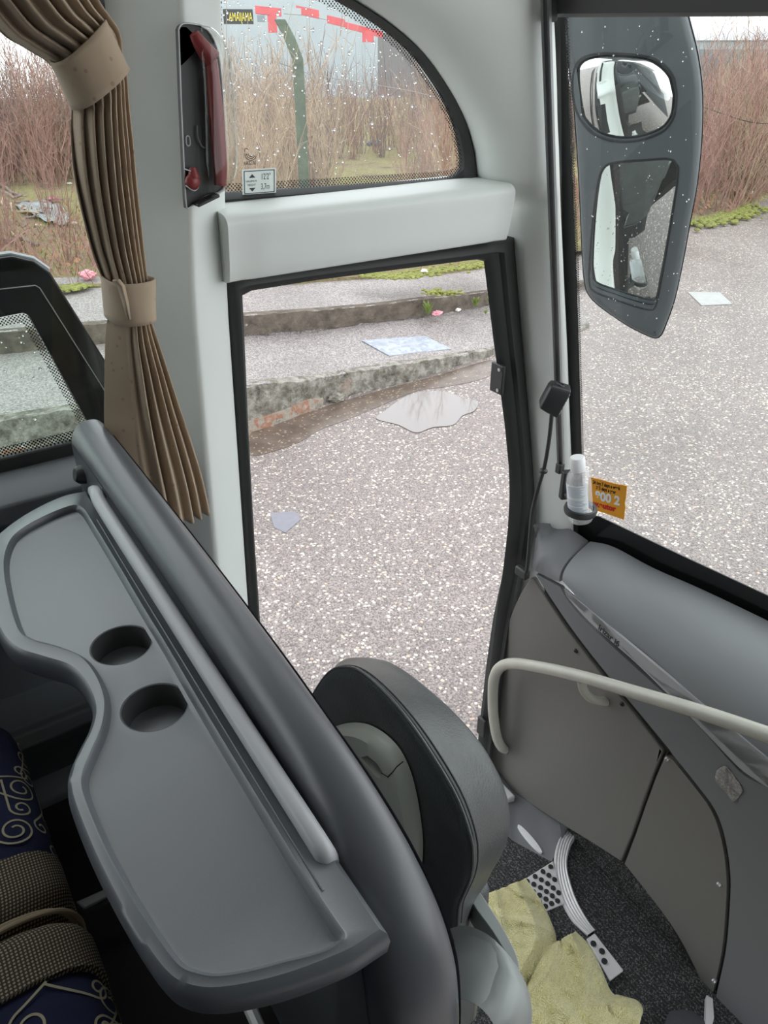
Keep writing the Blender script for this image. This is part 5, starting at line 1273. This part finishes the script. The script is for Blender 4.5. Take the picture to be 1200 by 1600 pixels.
# side cover: an arch of grey plastic
arch = [(700, 1452), (724, 1446), (746, 1452), (770, 1466), (796, 1494), (816, 1526), (828, 1562), (830, 1600), (826, 1660), (818, 1740)]
arch_i = [(700, 1560), (724, 1562), (738, 1566), (752, 1576), (765, 1590), (774, 1608), (778, 1630), (780, 1650), (780, 1690), (780, 1760)]
ao = resample(cr([PX(a, b, .40) for a, b in arch], 5), 36); ai = resample(cr([PX(a, b, .325) for a, b in arch_i], 5), 36); secs = []
for a, b in zip(ao, ai):
    x = Vector((1, 0, 0)); secs.append([b+x*.02, b, a.lerp(b, .78), a.lerp(b, .50)+x*.004, a.lerp(b, .47)+x*.009, a.lerp(b, .25)+x*.010, a.lerp(b, .06)+x*.004, a-x*.0, b.lerp(a, .3)+x*.03])
MB().loft(secs, True, True).build('side_cover', M['shell_side'], t, smooth=55)
MB().box((.42, .70, 1.35), (.24, .36, .11)).build('seat_base', M['black'], t, bevel=.01)
MB().box((.43, .74, .87), (.08, .16, .86)).build('pedestal', M['black'], t, bevel=.006)

# ---- passenger seats
def pseat(y0, y1, label, curls, seed, trim_at):
    t = thing('passenger_seat', Vector((-.22, (y0+y1)/2, 1.30)), label, 'seat', None)
    ZS = 1.775
    SX = -.010 if y1 > 1 else 0.0
    def sec(y, inset=0.0):
        return [Vector((x+SX-inset*(1 if x > -.2 else 0), y, z-inset)) for x, z in cr2]
    pts = [(-.55, ZS-.02), (-.30, ZS-.012), (-.12, ZS+.004), (-.065, ZS+.002), (-.025, ZS-.014), (-.004, ZS-.045), (.0, ZS-.085), (-.012, ZS-.13), (-.05, ZS-.15), (-.55, ZS-.15)]
    cr2 = [(q.x, q.y) for q in cr([(a, b, 0) for a, b in pts], 4)]
    a, b = trim_at   # y of the bolster boundary: bolster lies between a and its seat edge b
    lo, hi = (y0, a) if abs(b-y1) < abs(b-y0) else (a, y1)
    # navy centre
    n = 14; secs = []
    for k in range(n+1):
        y = lerp(lo, hi, k/n); e = min(k, n-k)/n*2; secs.append(sec(y, .006*(1-min(1, e*4))))
    mb = MB(); mb.loft(secs, True, True)
    # embroidered curls: flat threads following the cushion surface
    ext = [(x, z) for x, z in cr2]
    L = [0]
    for p, q in zip(ext, ext[1:]): L.append(L[-1]+math.hypot(q[0]-p[0], q[1]-p[1]))
    fi = max(range(len(ext)), key=lambda i: ext[i][0]); 
    def onsurf(u, y):   # u metres back from the foremost point along the top
        s = L[fi]-u; i = 0
        while i < len(L)-2 and L[i+1] < s: i += 1
        f = (s-L[i])/(L[i+1]-L[i]); x = lerp(ext[i][0], ext[i+1][0], f); z = lerp(ext[i][1], ext[i+1][1], f)
        tx, tz = ext[i+1][0]-ext[i][0], ext[i+1][1]-ext[i][1]; l = math.hypot(tx, tz); nx, nz = -tz/l, tx/l
        if nx*.5+nz < 0: nx, nz = -nx, -nz
        return Vector((x+SX+nx*.0012, y, z+nz*.0012)), Vector((nx, 0, nz))
    mb.mi = 1; rr = random.Random(seed)
    for (u0, yy, rad, turns, a0, tail) in curls:
        pts = []; m = 60
        for k in range(m):
            f = k/(m-1)
            if f < .72: g = f/.72; th = a0+turns*6.283*g; rd = rad*(.25+.75*g); du, dv = rd*math.cos(th), rd*math.sin(th)
            else: g = (f-.72)/.28; th = a0+turns*6.283; du = rad*math.cos(th)-math.sin(th)*g*tail; dv = rad*math.sin(th)+math.cos(th)*g*tail+.25*g*g*tail
            u, v = u0+du, yy+dv
            if not (lo+.004 < v < hi-.004) or u < -.06: 
                if len(pts) > 3: break
                pts = []; continue
            pts.append(onsurf(u, v))
        if len(pts) < 4: continue
        A, B = [], []
        for i, (q, nn) in enumerate(pts):
            tv = (pts[min(i+1, len(pts)-1)][0]-pts[max(i-1, 0)][0]).normalized(); sv = tv.cross(nn).normalized()*.0019; A.append(q-sv); B.append(q+sv)
        mb.loft([A, B])
    mb.build('cushion', [M['navy'], M['thread']], t, smooth=60)
    # mesh-cloth bolster
    secs = []
    blo, bhi = (a, b) if a < b else (b, a)
    for k in range(9):
        y = lerp(blo, bhi, k/8); e = abs(y-b)/abs(a-b); ins = -.003+.03*max(0, 1-e*2.2)**2; secs.append(sec(y, ins))
    MB().loft(secs, True, True).build('side_bolster', M['meshcloth'], t, smooth=60)
    ins = .004
    pp_ = [q for q in sec(b, .006)][2:30]; MB().tube(pp_, .0042, 8).build('piping', M['piping'], t)
    MB().box((-.28, (y0+y1)/2, 1.55), (.40, (y1-y0)*.8, .16)).build('seat_frame', M['black'], t, bevel=.01)
    mb = MB(); mb.box((-.56, (y0+y1)/2, 2.0), (.10, (y1-y0)*.92, .62)); mb.build('backrest', M['navy'], t, bevel=.03, seg=3)
    return t
cA = [(.01, 1.28, .022, 1.3, 1.4, .06), (.05, 1.19, .018, 1.2, 3.3, .06), (.04, 1.05, .016, 1.1, 0.2, .07), (.07, 1.09, .02, 1.3, 4.4, .06), (-.035, 1.20, .014, 1.2, 3.0, .05), (-.03, 1.05, .015, 1.2, 5.2, .06), (.02, 1.24, .026, 1.6, .4, .05), (.06, 1.14, .030, 1.5, 2.2, .07), (.0, 1.08, .022, 1.4, 4.0, .06), (.09, 1.04, .030, 1.7, 1.0, .08), (.13, 1.22, .028, 1.4, 5.0, .07), (.16, 1.10, .03, 1.5, 3.0, .07), (.02, 1.00, .024, 1.5, 2.8, .05), (.03, 1.18, .02, 1.2, 5.5, .07), (-.03, 1.13, .016, 1.3, 1.0, .05)]
pseat(.872, 1.33, 'navy coach seat with beige curls beside the side window, upper of the two', cA, 1, (.985, .872))
cB = [(.05, .72, .018, 1.2, 3.9, .08), (.06, .66, .016, 1.2, 0.7, .07), (.11, .64, .02, 1.3, 2.6, .08), (.19, .68, .024, 1.3, 1.5, .08), (-.03, .69, .014, 1.1, 2.4, .06), (.03, .70, .032, 1.5, 1.2, .07), (.08, .60, .034, 1.6, 3.6, .09), (.0, .63, .018, 1.3, 0.4, .06), (.15, .70, .03, 1.4, 5.0, .08), (.02, .53, .030, 1.5, 2.0, .08), (.10, .50, .032, 1.6, 4.2, .08), (.0, .45, .024, 1.3, 1.0, .06), (-.01, .74, .014, 1.2, 2.0, .05)]
pseat(.40, .866, 'navy coach seat with beige curls nearest the aisle, lower of the two', cB, 2, (.755, .866))
# footrest bar, aisle-side chrome post
tag(MB().prism([PZ(a, b, 1.42) for a, b in ((118, 1408), (196, 1374), (196, 1386), (132, 1420))], (0, 0, -.02)).build('footrest_bar', M['alu_dark'], bevel=.003), 'dull metal footrest bar under the tray, beside the seats', 'footrest')
tag(MB().tube([PZ(384, 1560, 1.9), PZ(420, 1640, 1.9)], .008, 8).build('support_rod', M['alu']), 'thin bright metal rod under the lower end of the tray', 'rod')

# ---- yellow towel draped over the step edge
def TW(px, py, z): return PZ(px, py, z)
def lobe(rows, n=56, m=70, seed=0, amp=.012):
    Ls = cr([Vector((a[0], a[1], a[2])) for a, b in rows], 8); Rs = cr([Vector((b[0], b[1], b[2])) for a, b in rows], 8); Ls, Rs = resample(Ls, m), resample(Rs, m); secs = []
    for i, (a, b) in enumerate(zip(Ls, Rs)):
        sec = []
        for j in range(n):
            u = j/(n-1); q = a.lerp(b, u); dome = .035*math.sin(math.pi*u)**.5*math.sin(math.pi*min(1, i/(m-1)+.05))**.5
            p = PZ(q.x, q.y, q.z); nz = mnoise.noise(Vector((p.x*8, p.y*8, seed)))*amp*2.2+mnoise.noise(Vector((p.x*30, p.y*30, seed)))*amp*.8
            ww = 1.7*mnoise.noise(Vector((p.x*5, p.y*5, seed+3)))
            rg = amp*2.0*(1-abs(2*((u*1.6+i/m*1.3+ww*.3) % 1)-1))**4 + amp*1.2*(1-abs(2*((u*.7-i/m*2.1+ww*.4) % 1)-1))**5
            sec.append(PZ(q.x, q.y, q.z+dome+nz*math.sin(math.pi*u)**.3*1.0+rg))
        secs.append(sec)
    return secs
t = thing('towel', PZ(870, 1520, .47), 'rumpled pale yellow towel lying over the step edge', 'towel')
l1 = lobe([((752, 1402, .47), (820, 1374, .47)), ((764, 1436, .48), (842, 1406, .475)), ((774, 1470, .49), (858, 1438, .48)), ((786, 1520, .50), (868, 1476, .49)), ((800, 1570, .50), (860, 1560, .50))], seed=1)
l2 = lobe([((862, 1478, .50), (898, 1457, .50)), ((846, 1500, .52), (922, 1482, .50)), ((826, 1540, .52), (940, 1520, .49)), ((812, 1580, .52), (958, 1556, .48)), ((805, 1612, .51), (1000, 1572, .47)), ((790, 1680, .51), (985, 1640, .46)), ((780, 1740, .5), (960, 1720, .46))], seed=4)
l3 = lobe([((940, 1566, .49), (962, 1556, .48)), ((952, 1582, .49), (996, 1566, .47)), ((962, 1596, .48), (1002, 1584, .46)), ((958, 1606, .47), (984, 1600, .46))], n=14, m=16, seed=7, amp=.004)
mb = MB(); mb.loft(l1); mb.loft(l2); mb.loft(l3); mb.build('cloth', M['towel'], t, smooth=80, solid=.009, weld=False)
hem = MB()
for s in (l1, l2):
    e = [q[-1]+Vector((0, 0, .003)) for q in s]; hem.tube(resample(e, 60), .0034, 6)
hem.build('hem', plain('towel_hem', srgb(236, 232, 196), .95), t, smooth=80)
# charcoal fleece corner and white end strip at the lower right
mb = MB(); c = PZ(1070, 1612, Z2+.03); mb.ball(c, .07, 3, (1.0, .8, .55)); mb.v = [q+Vector((mnoise.noise(q*40), mnoise.noise(q*40+Vector((5, 0, 0))), mnoise.noise(q*40+Vector((0, 9, 0)))))*.012 for q in mb.v]
tag(mb.build('duster', plain('duster_charcoal', srgb(70, 72, 78), 1, bs=300, bst=1, bd=.004), smooth=60), 'fuzzy charcoal duster on the carpet at the bottom right', 'duster')
tag(MB().slab([PZ(a, b, Z2+.03) for a, b in ((1104, 1554), (1114, 1560), (1116, 1590), (1108, 1620), (1096, 1625), (1103, 1590))], [], (0, 0, -.03)).build('edge_strip', M['alu'], smooth=0, bevel=.002), 'narrow pale metal edge strip at the foot of the front panel, bottom right', 'edge strip')
# ================================================================ REST OF THE COACH BODY (behind and above the camera)
MB().box((-.72, .27, 3.60), (4.26, 2.6, .06)).build('ceiling', M['vinyl'], kind='structure', smooth=0)
MB().box((-2.8, .27, 2.3), (.06, 2.6, 2.6)).build('wall_rear', M['plastic'], kind='structure', smooth=0)
mb = MB(); mb.box((-.8, -1.03, 1.6), (4.0, .06, 1.1)); mb.box((-.8, -1.03, 3.48), (4.0, .06, .24)); mb.box((-.9, -1.03, 2.7), (3.8, .06, 1.4))  # last box blanks the unseen window band, added to keep light off the tray
mb.build('wall_right', M['plastic'], kind='structure', smooth=0)
MB().box((-1.6, 1.56, 3.45), (2.6, .06, .3)).build('trim_6', M['vinyl'], kind='structure', smooth=0)
MB().box((-1.6, .2, 1.27), (2.4, 2.5, .06)).build('floor_aisle', M['dark'], kind='structure', smooth=0)
# ================================================================ LIGHT
w = bpy.data.worlds.new('overcast_sky'); SC.world = w; w.use_nodes = True
bg = w.node_tree.nodes['Background']; bg.inputs[0].default_value = (.94, .965, 1.0, 1); bg.inputs[1].default_value = 1.0
SC.view_settings.view_transform = 'Standard'; SC.view_settings.look = 'None'; SC.view_settings.gamma = 1; SC.view_settings.exposure = 1.3
SC.view_settings.use_curve_mapping = False
